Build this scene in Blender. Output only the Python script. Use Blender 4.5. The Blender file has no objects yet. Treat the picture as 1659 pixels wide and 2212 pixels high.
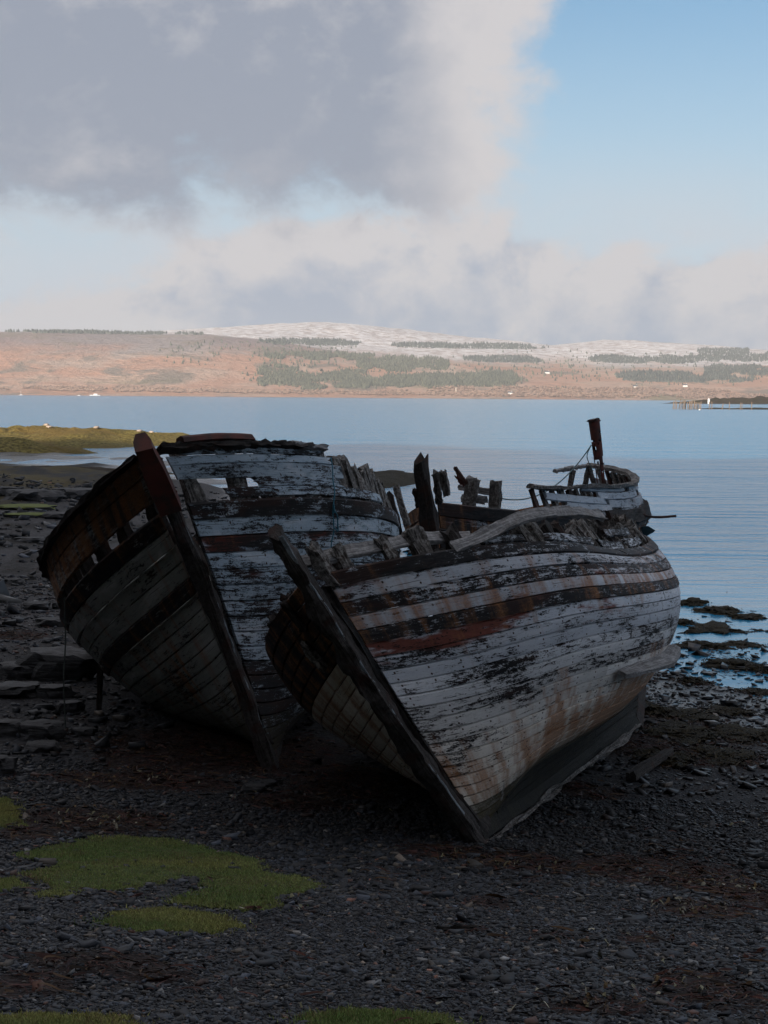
import bpy, math, random
import numpy as np
from mathutils import Matrix, Vector
random.seed(7); rng = np.random.default_rng(7)
S = bpy.context.scene
COL = S.collection
R = math.radians

# ------------------------------------------------------------------ camera
FPX, TH, RO, ZC = 3687.0, math.atan2(251, 3687.0), R(0.48), 5.2      # focal in px of a 1659x2212 frame
fw = np.array([0, math.cos(TH), -math.sin(TH)]); u0_ = np.array([0, math.sin(TH), math.cos(TH)]); r0_ = np.array([1.0, 0, 0])
cri = r0_*math.cos(RO)+u0_*math.sin(RO); cup = u0_*math.cos(RO)-r0_*math.sin(RO); CAMP = np.array([0, 0, ZC])
cam = bpy.data.cameras.new('camera'); co = bpy.data.objects.new('camera', cam); COL.objects.link(co)
cam.sensor_fit = 'VERTICAL'; cam.sensor_height = 36; cam.sensor_width = 27; cam.lens = 36*FPX/2212
cam.clip_start = 0.1; cam.clip_end = 40000
m = Matrix.Identity(4)
for i in range(3):
    m[i][0] = cri[i]; m[i][1] = cup[i]; m[i][2] = -fw[i]; m[i][3] = CAMP[i]
co.matrix_world = m
S.camera = co
def ray(px, py): return fw+cri*(px-829.5)/FPX-cup*(py-1106)/FPX
def aty(px, py, y):
    d = ray(px, py); return CAMP+d*y/d[1]

# ------------------------------------------------------------------ view
S.view_settings.view_transform = 'Standard'; S.view_settings.look = 'None'
S.view_settings.gamma = 1; S.view_settings.exposure = 0.42
S.cycles.max_bounces = 6; S.cycles.diffuse_bounces = 3; S.cycles.glossy_bounces = 3; S.cycles.volume_bounces = 0
S.cycles.use_denoising = True; S.cycles.sample_clamp_indirect = 4
S.cycles.use_adaptive_sampling = True; S.cycles.adaptive_threshold = 0.02

# ------------------------------------------------------------------ sun
SUN_EL, SUN_AZ = R(15.0), R(207.0)                                    # azimuth clockwise from +Y: behind the camera, to the left
sd = Vector((math.sin(SUN_AZ)*math.cos(SUN_EL), math.cos(SUN_AZ)*math.cos(SUN_EL), math.sin(SUN_EL)))
sl = bpy.data.lights.new('sun', 'SUN'); sl.energy = 5.0; sl.angle = R(0.5); sl.color = (1, 0.86, 0.72)
so = bpy.data.objects.new('sun', sl); COL.objects.link(so); so.rotation_euler = sd.to_track_quat('Z', 'Y').to_euler()

# ------------------------------------------------------------------ node helper
class NT:
    def __init__(s, tree): s.t = tree; s.n = tree.nodes; s.l = tree.links
    def put(s, sock, v):
        if v is None: return
        if isinstance(v, bpy.types.NodeSocket): s.l.new(v, sock)
        else: sock.default_value = v
    def new(s, ty, ins=None, **kw):
        n = s.n.new(ty)
        for k, v in kw.items(): setattr(n, k, v)
        if ins:
            for k, v in ins.items(): s.put(n.inputs[k], v)
        return n
    def M(s, op, a, b=None, c=None, clamp=False):
        n = s.n.new('ShaderNodeMath'); n.operation = op; n.use_clamp = clamp
        s.put(n.inputs[0], a); s.put(n.inputs[1], b); s.put(n.inputs[2], c)
        return n.outputs[0]
    def step(s, x, a, b, lo=0.0, hi=1.0):
        n = s.n.new('ShaderNodeMapRange'); n.interpolation_type = 'SMOOTHSTEP'
        s.put(n.inputs['Value'], x); s.put(n.inputs['From Min'], a); s.put(n.inputs['From Max'], b); s.put(n.inputs['To Min'], lo); s.put(n.inputs['To Max'], hi)
        return n.outputs[0]
    def mix(s, f, a, b, mode='MIX'):
        n = s.n.new('ShaderNodeMix'); n.data_type = 'RGBA'; n.blend_type = mode
        s.put(n.inputs[0], f); s.put(n.inputs[6], rgba(a)); s.put(n.inputs[7], rgba(b))
        return n.outputs[2]
    def noise(s, vec, scale=1.0, detail=4.0, rough=0.55, dist=0.0, col=False):
        n = s.n.new('ShaderNodeTexNoise'); s.put(n.inputs['Vector'], vec)
        n.inputs['Scale'].default_value = scale; n.inputs['Detail'].default_value = detail
        n.inputs['Roughness'].default_value = rough; n.inputs['Distortion'].default_value = dist
        return n.outputs['Color' if col else 'Fac']
    def vor(s, vec, scale, feat='F1', out='Distance', rnd=1.0):
        n = s.n.new('ShaderNodeTexVoronoi'); n.feature = feat; s.put(n.inputs['Vector'], vec)
        n.inputs['Scale'].default_value = scale; n.inputs['Randomness'].default_value = rnd
        return n.outputs[out]
    def mapv(s, vec, sc=(1, 1, 1), loc=(0, 0, 0), rot=(0, 0, 0)):
        n = s.n.new('ShaderNodeMapping'); s.put(n.inputs[0], vec); n.inputs['Scale'].default_value = sc
        n.inputs['Location'].default_value = loc; n.inputs['Rotation'].default_value = rot
        return n.outputs[0]
    def ramp(s, x, pts, interp='LINEAR'):
        n = s.n.new('ShaderNodeValToRGB'); n.color_ramp.interpolation = interp; e = n.color_ramp.elements
        while len(e) < len(pts): e.new(0.5)
        for k, (p, c) in enumerate(pts):
            e[k].position = p; e[k].color = rgba(c)
        s.put(n.inputs[0], x); return n.outputs[0]
    def bump(s, h, strength, dist=0.01, nrm=None):
        n = s.n.new('ShaderNodeBump'); n.inputs['Strength'].default_value = strength; n.inputs['Distance'].default_value = dist
        s.put(n.inputs['Height'], h); s.put(n.inputs['Normal'], nrm); return n.outputs[0]
def rgba(v):
    if isinstance(v, (int, float)): return (v, v, v, 1)
    if isinstance(v, (tuple, list)) and len(v) == 3: return (*v, 1)
    return v

# ------------------------------------------------------------------ sky: Nishita with clouds by direction
W = bpy.data.worlds.new('World'); S.world = W; W.use_nodes = True
w = NT(W.node_tree); w.n.clear()
tc = w.new('ShaderNodeTexCoord').outputs['Generated']
sep = w.new('ShaderNodeSeparateXYZ', {0: tc})
sky = w.new('ShaderNodeTexSky', sky_type='NISHITA', sun_disc=False)
sky.sun_elevation = SUN_EL; sky.sun_rotation = SUN_AZ; sky.altitude = 0; sky.air_density = 1.0; sky.dust_density = 0.6; sky.ozone_density = 3.0
DEG = 180/math.pi
az = w.M('MULTIPLY', w.M('ARCTAN2', sep.outputs[0], sep.outputs[1]), DEG)
el = w.M('MULTIPLY', w.M('ARCSINE', sep.outputs[2]), DEG)
dv = w.mapv(tc, (1, 1, 1.5), (3.1, 0.4, 1.7))
nl = w.noise(dv, 9, 8, 0.58, 0.3); nm_ = w.noise(w.mapv(tc, (1, 1, 1.25), (7, 2, 5)), 24, 7, 0.64, 0.2); nb = w.noise(dv, 4.2, 3, 0.5)
c0 = lambda n, k: w.M('MULTIPLY', w.M('SUBTRACT', n, 0.5), k)
wob = w.M('ADD', c0(nl, 5.0), c0(nm_, 3.4))
nm2 = w.noise(w.mapv(tc, (1, 1, 1.25), (6.985, 2, 5.022)), 24, 7, 0.64, 0.2); nl2 = w.noise(w.mapv(tc, (1, 1, 1.5), (3.08, 0.4, 1.735)), 9, 8, 0.58, 0.3)
relief = w.M('ADD', w.M('MULTIPLY', w.M('SUBTRACT', nm_, nm2), 3.0), w.M('MULTIPLY', w.M('SUBTRACT', nl, nl2), 2.6))   # billows lit from the upper left
# the heavy cloud hanging over the left half of the sky
d1 = w.M('SUBTRACT', w.M('MINIMUM', w.M('SUBTRACT', w.M('MULTIPLY_ADD', el, 0.14, 2.7), az), w.M('SUBTRACT', el, 5.7)), 0.0)
d1 = w.M('MINIMUM', d1, w.M('ADD', az, 70.0)); d1 = w.M('ADD', d1, w.M('MULTIPLY', wob, 1.45))
cov1 = w.step(d1, -1.1, 1.2)
dark1 = w.M('MULTIPLY', w.step(w.M('ADD', w.M('SUBTRACT', 3.9, az), w.M('ADD', w.M('MULTIPLY', wob, 1.3), c0(nb, 5.0))), 0.6, 4.2), w.step(w.M('ADD', w.M('SUBTRACT', el, 5.9), wob), -1.2, 0.6))
dark1 = w.M('MULTIPLY', dark1, w.step(w.M('ADD', nl, c0(nm_, 0.5)), 0.76, 0.46, 0.62, 1.0))
# the bank of cumulus above the hills
top = w.ramp(w.M('MULTIPLY_ADD', az, 1/60, 0.5), [(0.0, 0.36), (0.30, 0.36), (0.36, 0.35), (0.42, 0.62), (0.5, 0.66), (0.56, 0.60), (0.62, 0.47), (0.66, 0.50), (0.72, 0.45), (1.0, 0.5)], 'B_SPLINE')
d2 = w.M('SUBTRACT', w.M('MULTIPLY', top, 10.0), el); d2 = w.M('ADD', d2, w.M('MULTIPLY', wob, 0.95))
cov2 = w.step(d2, -0.3, 0.6); dark2 = w.step(w.M('ADD', w.M('MULTIPLY', d2, 0.7), w.M('ADD', c0(nb, 5.0), c0(nm_, 3.0))), 0.6, 3.4)
# open sky elsewhere: scattered cloud
d3 = w.M('ADD', w.M('ADD', c0(nb, 9.0), 1.0), w.M('MULTIPLY', wob, 0.5)); hi = w.step(el, 14, 24)
cov3 = w.M('MULTIPLY', w.step(d3, 0.0, 1.4), hi)
skyc = w.mix(1.0, sky.outputs[0], (0.78, 0.86, 0.86), 'MULTIPLY')
CLD = 7.7
bright = tuple(CLD*c for c in (0.64, 0.61, 0.615)); grey = tuple(CLD*c for c in (0.305, 0.335, 0.41)); base2 = tuple(CLD*c for c in (0.36, 0.41, 0.51))
pale = tuple(CLD*c for c in (0.55, 0.63, 0.735))
skyc = w.mix(w.step(el, 15.0, 1.0, 0.0, 0.92), skyc, pale)
dark2 = w.M('SUBTRACT', dark2, relief, clamp=True); dark1 = w.M('SUBTRACT', dark1, w.M('MULTIPLY', relief, 0.22), clamp=True)
veil = w.M('MULTIPLY', w.step(el, 9.0, 3.5), w.step(nl, 0.36, 0.62, 0.15, 0.75)); skyc = w.mix(veil, skyc, tuple(CLD*c for c in (0.60, 0.62, 0.67)))
hz_ = w.mix(dark2, bright, base2); skyc = w.mix(w.M('MULTIPLY', cov2, 0.93), skyc, hz_)
skyc = w.mix(w.M('MULTIPLY', cov1, 0.96), skyc, w.mix(dark1, bright, grey))
skyc = w.mix(w.M('MULTIPLY', cov3, 0.9), skyc, w.mix(w.step(d3, 1.5, 5.0), bright, grey))
bg = w.new('ShaderNodeBackground', {'Color': skyc, 'Strength': 0.1})
wo = w.new('ShaderNodeOutputWorld'); w.l.new(bg.outputs[0], wo.inputs[0])

# ------------------------------------------------------------------ numeric helpers
def _h(ix, iy, s):
    n = (ix*374761393+iy*668265263+s*2147483647) & 0xffffffff
    n = ((n ^ (n >> 13))*1274126177) & 0xffffffff
    return ((n ^ (n >> 16)) & 0xffffff)/0xffffff
def vnoise(x, y, s=0):
    x = np.asarray(x, float); y = np.asarray(y, float)
    ix = np.floor(x).astype(np.int64); iy = np.floor(y).astype(np.int64); fx = x-ix; fy = y-iy
    fx = fx*fx*(3-2*fx); fy = fy*fy*(3-2*fy)
    return (_h(ix, iy, s)*(1-fx)+_h(ix+1, iy, s)*fx)*(1-fy)+(_h(ix, iy+1, s)*(1-fx)+_h(ix+1, iy+1, s)*fx)*fy
def fbm(x, y, s=0, o=4, g=0.5):
    t = 0; a = 1; n = 0
    for k in range(o):
        t = t+a*vnoise(np.asarray(x)*2**k+17.3*k, np.asarray(y)*2**k-9.1*k, s+k); n += a; a *= g
    return t/n*2-1
def sst(x, a, b):
    t = np.clip((np.asarray(x, float)-a)/(b-a), 0, 1); return t*t*(3-2*t)

def mesh(name, V, Fc, mat=None, parent=None, smooth=True, sharp=None, uv=None, attrs=None, uv2=None):
    me = bpy.data.meshes.new(name)
    V = np.asarray(V, float).reshape(-1, 3)
    if isinstance(Fc, np.ndarray):
        nf, k = Fc.shape
        me.vertices.add(len(V)); me.vertices.foreach_set('co', V.ravel())
        me.loops.add(nf*k); me.loops.foreach_set('vertex_index', Fc.ravel().astype(np.int32))
        me.polygons.add(nf); me.polygons.foreach_set('loop_start', np.arange(0, nf*k, k, dtype=np.int32))
        me.update(calc_edges=True)
    else:
        me.from_pydata(V.tolist(), [], Fc); me.update()
    if smooth: me.polygons.foreach_set('use_smooth', [True]*len(me.polygons))
    if sharp: me.set_sharp_from_angle(angle=R(sharp))
    li = None
    if uv is not None:
        lay = me.uv_layers.new(name='UVMap'); li = np.empty(len(me.loops), np.int32); me.loops.foreach_get('vertex_index', li)
        lay.data.foreach_set('uv', np.asarray(uv, np.float32)[li].ravel())
        if uv2 is not None:
            l2 = me.uv_layers.new(name='Nails'); l2.data.foreach_set('uv', np.asarray(uv2, np.float32)[li].ravel())
    if attrs:
        for k, a in attrs.items():
            at = me.color_attributes.new(name=k, type='FLOAT_COLOR', domain='POINT'); at.data.foreach_set('color', np.asarray(a, np.float32).ravel())
    if mat: me.materials.append(mat)
    o = bpy.data.objects.new(name, me); COL.objects.link(o)
    if parent: o.parent = parent
    return o
def tag(o, label=None, cat=None, group=None, kind=None):
    for k, v in (('label', label), ('category', cat), ('group', group), ('kind', kind)):
        if v: o[k] = v
    return o
def empty(name, loc=(0, 0, 0)):
    o = bpy.data.objects.new(name, None); COL.objects.link(o); o.location = loc; o.empty_display_size = 0.2; return o
def gridfaces(nu, nv, wrapv=False):
    i, j = np.meshgrid(np.arange(nu-1), np.arange(nv if wrapv else nv-1), indexing='ij'); j2 = (j+1) % nv
    return np.stack([i*nv+j, i*nv+j2, (i+1)*nv+j2, (i+1)*nv+j], -1).reshape(-1, 4)
def nz(v): return v/np.maximum(np.linalg.norm(v, axis=-1, keepdims=True), 1e-9)
def sweep(path, wid, dep, side, prof=None, rag=0.0, ragend=0.0, seed=0):
    """a timber along path; side = direction(s) of its width; returns V, faces, uv"""
    P = np.asarray(path, float); n = len(P); r_ = np.random.default_rng(seed)
    T = nz(np.gradient(P, axis=0)); A = np.broadcast_to(np.asarray(side, float), P.shape)
    A = nz(A-T*np.sum(A*T, -1, keepdims=True)); B = np.cross(T, A)
    wid = np.broadcast_to(np.asarray(wid, float), (n,)); dep = np.broadcast_to(np.asarray(dep, float), (n,))
    if prof is None:
        c = 0.42; prof = [(-.5, -c), (-c, -.5), (0, -.5), (c, -.5), (.5, -c), (.5, 0), (.5, c), (c, .5), (0, .5), (-c, .5), (-.5, c), (-.5, 0)]
    pr = np.array(prof); k = len(pr)
    V = P[:, None]+A[:, None]*(pr[None, :, 0:1]*wid[:, None, None])+B[:, None]*(pr[None, :, 1:2]*dep[:, None, None])
    if rag:
        q = r_.normal(size=(n, k, 1)); q = (q+np.roll(q, 1, 0)+np.roll(q, -1, 0))/1.8
        V = V+rag*(A[:, None]*pr[None, :, 0:1]+B[:, None]*pr[None, :, 1:2])*q*1.6
    if ragend:
        V[-1] += T[-1]*r_.uniform(-ragend, ragend, (k, 1)); V[0] += T[0]*r_.uniform(-ragend, ragend, (k, 1))*0.5
    Fq = gridfaces(n, k, True).tolist(); Fq.append(list(range(k))[::-1]); Fq.append([(n-1)*k+i for i in range(k)])
    L = np.concatenate([[0], np.cumsum(np.linalg.norm(np.diff(P, axis=0), axis=1))])
    uv = np.stack([np.repeat(L, k)+r_.uniform(0, 20), np.tile(np.arange(k)/k*0.5, n)+r_.uniform(0, 20)], -1)
    return V.reshape(-1, 3), Fq, uv
def resample(P, n):
    P = np.asarray(P, float); L = np.concatenate([[0], np.cumsum(np.linalg.norm(np.diff(P, axis=0), axis=1))])
    t = np.linspace(0, L[-1], n)
    # Catmull-Rom through the points by arc length
    out = []
    for x in t:
        i = min(max(np.searchsorted(L, x)-1, 0), len(P)-2); f = (x-L[i])/max(L[i+1]-L[i], 1e-9)
        p0, p1, p2, p3 = P[max(i-1, 0)], P[i], P[i+1], P[min(i+2, len(P)-1)]
        out.append(0.5*((2*p1)+(-p0+p2)*f+(2*p0-5*p1+4*p2-p3)*f*f+(-p0+3*p1-3*p2+p3)*f**3))
    return np.array(out)

# ------------------------------------------------------------------ materials
def mat(name):
    M_ = bpy.data.materials.new(name); M_.use_nodes = True; t = NT(M_.node_tree); t.n.clear()
    b = t.new('ShaderNodeBsdfPrincipled'); o = t.new('ShaderNodeOutputMaterial'); t.l.new(b.outputs[0], o.inputs[0])
    return M_, t, b
def hull_paint(name, paintA, paintB, red, wood=(0.009, 0.009, 0.011), wood2=(0.070, 0.064, 0.064), algae=(0.055, 0.045, 0.018)):
    M_, t, b = mat(name)
    uv = t.new('ShaderNodeUVMap', uv_map='UVMap').outputs[0]
    z1 = t.new('ShaderNodeAttribute', attribute_name='zone'); z2 = t.new('ShaderNodeAttribute', attribute_name='tone')
    s1 = t.new('ShaderNodeSeparateColor', {0: z1.outputs['Color']}); s2 = t.new('ShaderNodeSeparateColor', {0: z2.outputs['Color']})
    cov, rd, ru, al = s1.outputs[0], s1.outputs[1], s1.outputs[2], z1.outputs['Alpha']
    blue, dk, lum = s2.outputs[0], s2.outputs[1], s2.outputs[2]
    nA = t.noise(t.mapv(uv, (1.1, 4.2, 1)), 1, 6, 0.62, 0.4); nB = t.noise(t.mapv(uv, (6.5, 24, 1)), 1, 6, 0.7, 0.3)
    nG = t.noise(t.mapv(uv, (2.2, 110, 1)), 1, 3, 0.6); nS = t.noise(t.mapv(uv, (38, 60, 1)), 1, 4, 0.7)
    nL = t.noise(t.mapv(uv, (0.55, 1.3, 1), (4, 7, 0)), 1, 4, 0.6, 0.6)
    v = t.M('ADD', t.M('ADD', t.M('MULTIPLY', nA, 0.42), t.M('MULTIPLY', nL, 0.34)), t.M('MULTIPLY', nB, 0.62)); v = t.M('SUBTRACT', t.M('ADD', v, t.M('MULTIPLY', nG, 0.30)), 0.34); v = t.M('ADD', v, t.M('MULTIPLY', t.M('SUBTRACT', nS, 0.5), 0.34))
    v = t.M('ADD', v, t.M('MULTIPLY', t.M('SUBTRACT', cov, 0.5), 0.50))
    paint = t.step(v, 0.475, 0.535)
    thin = t.step(v, 0.50, 0.62)
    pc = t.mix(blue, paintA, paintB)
    pc = t.mix(t.step(nB, 0.40, 0.75), pc, t.mix(0.30, pc, (0.16, 0.18, 0.21)))
    pc = t.mix(t.M('MULTIPLY', t.step(nA, 0.52, 0.66), 0.6), pc, t.mix(0.6, pc, (0.78, 0.78, 0.80)))
    pc = t.mix(t.M('MULTIPLY', t.step(t.noise(t.mapv(uv, (3, 13, 1), (5, 2, 0)), 1, 4, 0.6), 0.56, 0.72), t.M('MULTIPLY', dk, 0.6)), pc, (0.04, 0.13, 0.17))
    pc = t.mix(1.0, pc, t.mix(lum, (0.72, 0.72, 0.72), (1.12, 1.12, 1.12)), 'MULTIPLY')
    nR = t.noise(t.mapv(uv, (0.9, 3.4, 1), (31, 4, 0)), 1, 5, 0.6)
    rm = t.step(t.M('ADD', nR, t.M('MULTIPLY', t.M('SUBTRACT', rd, 0.5), 0.8)), 0.48, 0.58)
    pc = t.mix(rm, pc, t.mix(t.step(nB, 0.3, 0.7), red, tuple(0.55*c for c in red)))
    grain = t.M('MULTIPLY', t.step(t.M('ADD', t.M('MULTIPLY', nG, 0.4), t.M('MULTIPLY', nB, 0.6)), 0.42, 0.68), t.step(nL, 0.38, 0.62, 0.25, 1.0))
    wd = t.mix(grain, wood, wood2)
    wd = t.mix(t.M('MULTIPLY', t.step(nR, 0.5, 0.62), 0.55), wd, (0.040, 0.015, 0.009))
    c = t.mix(paint, wd, t.mix(thin, t.mix(0.25, pc, wood), pc))
    # hairline cracks along the grain
    ck = t.step(t.noise(t.mapv(uv, (1.6, 75, 1), (3, 8, 0)), 1, 2, 0.5), 0.34, 0.29)
    c = t.mix(t.M('MULTIPLY', ck, 0.75), c, wood)
    # rust run down from fastenings, across the planks
    nT = t.noise(t.mapv(uv, (5.0, 0.75, 1), (9, 3, 0)), 1, 4, 0.6, 0.3)
    rs = t.step(t.M('ADD', t.M('ADD', t.M('MULTIPLY', nT, 0.8), t.M('MULTIPLY', nB, 0.2)), t.M('MULTIPLY', t.M('SUBTRACT', ru, 0.5), 0.7)), 0.385, 0.60)
    c = t.mix(t.M('MULTIPLY', rs, 0.80), c, t.mix(t.step(nS, 0.4, 0.65), (0.42, 0.19, 0.07), (0.15, 0.052, 0.022)))
    fs = t.new('ShaderNodeUVMap', uv_map='Nails').outputs[0]; fx = t.new('ShaderNodeSeparateXYZ', {0: fs})
    dx = t.M('ABSOLUTE', t.M('SUBTRACT', t.M('FRACT', fx.outputs[0]), 0.5)); dy = t.M('ABSOLUTE', t.M('SUBTRACT', t.M('ABSOLUTE', t.M('SUBTRACT', fx.outputs[1], 0.5)), 0.27))
    dd = t.M('ADD', t.M('POWER', t.M('MULTIPLY', dx, 0.38), 2.0), t.M('POWER', t.M('MULTIPLY', dy, 0.13), 2.0)); nail = t.step(dd, 0.00020, 0.00006)
    c = t.mix(t.M('MULTIPLY', nail, t.step(nA, 0.47, 0.54)), c, (0.045, 0.020, 0.012))
    # weed and slime low on the hull
    ag = t.step(t.M('ADD', t.M('ADD', t.M('MULTIPLY', nT, 0.35), t.M('MULTIPLY', nA, 0.4)), t.M('MULTIPLY', al, 0.75)), 0.50, 0.92)
    c = t.mix(t.M('MULTIPLY', ag, 0.9), c, t.mix(t.step(nB, 0.4, 0.65), algae, tuple(0.35*q for q in algae)))
    b.inputs['Roughness'].default_value = 0.72; b.inputs['Specular IOR Level'].default_value = 0.3
    t.put(b.inputs['Base Color'], c)
    h = t.M('ADD', t.M('MULTIPLY', paint, 0.45), t.M('ADD', t.M('MULTIPLY', nG, 0.5), t.M('MULTIPLY', nB, 0.5)))
    t.put(b.inputs['Normal'], t.bump(h, 0.75, 0.012))
    return M_
def wood(name, dark, light, stain=(0.05, 0.018, 0.01), st=0.5, lichen=0.0):
    M_, t, b = mat(name)
    uv = t.new('ShaderNodeUVMap', uv_map='UVMap').outputs[0]; oc = t.new('ShaderNodeTexCoord').outputs['Object']
    g = t.noise(t.mapv(uv, (2.5, 70, 1)), 1, 5, 0.65); n = t.noise(oc, 3.5, 5, 0.6); f = t.noise(oc, 22, 4, 0.7)
    c = t.mix(t.step(t.M('ADD', t.M('MULTIPLY', g, 0.6), t.M('MULTIPLY', f, 0.4)), 0.38, 0.66), dark, light)
    c = t.mix(t.M('MULTIPLY', t.step(n, 0.52, 0.66), st), c, stain)
    if lichen: c = t.mix(t.M('MULTIPLY', t.step(t.M('ADD', t.M('MULTIPLY', n, 0.4), t.M('MULTIPLY', f, 0.6)), 0.50, 0.60), lichen), c, (0.34, 0.34, 0.33))
    t.put(b.inputs['Base Color'], c); b.inputs['Roughness'].default_value = 0.8; b.inputs['Specular IOR Level'].default_value = 0.25
    t.put(b.inputs['Normal'], t.bump(t.M('ADD', g, f), 0.9, 0.015))
    return M_
def rusty(name, a=(0.085, 0.016, 0.010), c2=(0.035, 0.012, 0.009), hi=(0.16, 0.05, 0.02), rough=0.75):
    M_, t, b = mat(name); oc = t.new('ShaderNodeTexCoord').outputs['Object']
    n = t.noise(oc, 5, 6, 0.65); f = t.noise(oc, 40, 4, 0.7)
    c = t.mix(t.step(n, 0.40, 0.62), a, c2); c = t.mix(t.M('MULTIPLY', t.step(f, 0.58, 0.75), 0.6), c, hi)
    t.put(b.inputs['Base Color'], c); b.inputs['Roughness'].default_value = rough; t.put(b.inputs['Normal'], t.bump(t.M('ADD', n, f), 0.5, 0.01))
    return M_
def plain(name, col, rough=0.7, var=0.3, sc=6.0, bumpk=0.3):
    M_, t, b = mat(name); oc = t.new('ShaderNodeTexCoord').outputs['Object']
    n = t.noise(oc, sc, 5, 0.6)
    t.put(b.inputs['Base Color'], t.mix(t.step(n, 0.3, 0.7), tuple(c*(1-var) for c in col), tuple(min(1, c*(1+var)) for c in col)))
    b.inputs['Roughness'].default_value = rough; t.put(b.inputs['Normal'], t.bump(n, bumpk, 0.02)); return M_
CREAM = (0.80, 0.75, 0.67)
M_A = hull_paint('peeling_hull_paint_near', CREAM, (0.66, 0.73, 0.84), (0.28, 0.085, 0.062))
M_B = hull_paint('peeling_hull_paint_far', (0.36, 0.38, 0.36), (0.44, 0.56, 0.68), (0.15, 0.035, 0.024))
M_C = hull_paint('peeling_hull_paint_third', (0.46, 0.47, 0.47), (0.36, 0.44, 0.54), (0.13, 0.03, 0.022))
M_DARK = wood('dark_weathered_timber', (0.010, 0.008, 0.007), (0.060, 0.052, 0.050), st=0.6)
M_STEM = wood('stem_timber', (0.009, 0.007, 0.006), (0.075, 0.068, 0.066), (0.035, 0.012, 0.008), 0.75)
M_RIB = wood('grey_frame_timber', (0.020, 0.017, 0.015), (0.24, 0.225, 0.215), (0.06, 0.028, 0.014), 0.5, 0.6)
M_GREY = wood('silvered_timber', (0.12, 0.12, 0.125), (0.40, 0.40, 0.405), (0.10, 0.07, 0.05), 0.25)
M_RED = rusty('red_oxide_steel'); M_RUST = rusty('rusted_iron', (0.055, 0.020, 0.013), (0.022, 0.011, 0.009), (0.15, 0.055, 0.022))

# ------------------------------------------------------------------ ground shape
_sx = np.array([-400, -60, -40, -20, -12, -8, -3, 1, 5, 9.5, 13, 20, 60, 400]); _sy = np.array([160, 160, 152, 140, 122, 104, 78, 62, 50, 42, 37, 33, 30, 30])
_bs = np.array([-600, -100, -60, -43, -26, -20, -15, -8, 0, 12, 40, 120, 500]); _bz = np.array([1.0, 0.98, 0.86, 0.72, 0.27, 0.05, -0.02, -0.03, -0.06, -0.3, -1.0, -3.0, -6.0])
def gz(x, y):
    x = np.asarray(x, float); y = np.asarray(y, float)
    ysh = np.interp(x+3*fbm(x*0.08, y*0.08, 5, 2), _sx, _sy); s = y-ysh
    z = np.interp(s, _bs, _bz)
    d = 16.3-y
    z = z+0.16*0.5*(d+np.sqrt(d*d+1.2))
    dh = np.maximum(-y-3, np.minimum(1.4*(-x-0.34*y-9), 0.8*(75-y)))                # unseen hill behind the viewer; its left bank is added to block sky light
    z = z+(52-28*sst(-x-0.34*y, 5, 40)*sst(y, -60, -10))*(1-0.92*sst(x+0.25*y, 4, 40))*sst(dh, 0, 50)*(1+0.10*fbm(x*0.05, y*0.05, 9, 4)+0.30*fbm(x*0.022, 0*x, 17, 3))
    flat = sst(s, -22, -10)*sst(s, 14, 2)
    z = z+0.03*fbm(x*0.7, y*0.7, 1, 3)*sst(y, 4, 8)+flat*0.09*fbm(x*0.45, y*0.30, 3, 4)
    rock = sst(y, 58, 75)*sst(x, -6, -14)                               # broken rocky shore to the left
    z = z+rock*(0.75*np.abs(fbm(x*0.20, y*0.11, 12, 4))+0.16*fbm(x*0.7, y*0.4, 14, 3)-0.12)
    return z
def gp(px, py):
    d = ray(px, py); ys = np.concatenate([np.linspace(6, 60, 1500), np.linspace(60.2, 600, 3000)])
    P = CAMP+d[None]*(ys/d[1])[:, None]; under = P[:, 2] < np.maximum(gz(P[:, 0], P[:, 1]), 0)
    i = np.argmax(under); return P[i]
def gpz(px, py): p = gp(px, py); return np.array([p[0], p[1], float(gz(p[0], p[1]))])

def ell(px, py, rx, ry):
    c = gpz(px, py); e1 = gpz(px+rx, py); e2 = gpz(px, py+ry); e3 = gpz(px, py-ry); return c[0], c[1], abs(e1[0]-c[0]), abs(e3[1]-e2[1])/2
WEED = [ell(*q) for q in [(1150, 1868, 220, 30), (1420, 1888, 240, 42), (1600, 1930, 120, 50), (1520, 1965, 120, 22), (960, 1842, 130, 24), (190, 2080, 210, 34), (60, 2130, 130, 40), (210, 1772, 230, 36), (60, 1800, 90, 26), (330, 1690, 260, 26), (1540, 2150, 150, 62), (1300, 2180, 160, 24), (1060, 1955, 70, 18), (640, 1735, 160, 24), (1390, 2030, 70, 14), (1480, 1620, 190, 40), (40, 1375, 80, 12), (1010, 2012, 60, 8), (450, 1620, 330, 70), (760, 1690, 200, 50), (1230, 1700, 130, 26), (330, 2110, 110, 18)]]
def weed_at(x, y):
    m_ = np.zeros_like(x)
    for cx, cy, rx, ry in WEED: m_ = np.maximum(m_, 1-np.sqrt(((x-cx)/rx)**2+((y-cy)/ry)**2))
    return m_+0.30*fbm(x*1.6, y*1.6, 41, 4)
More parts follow.
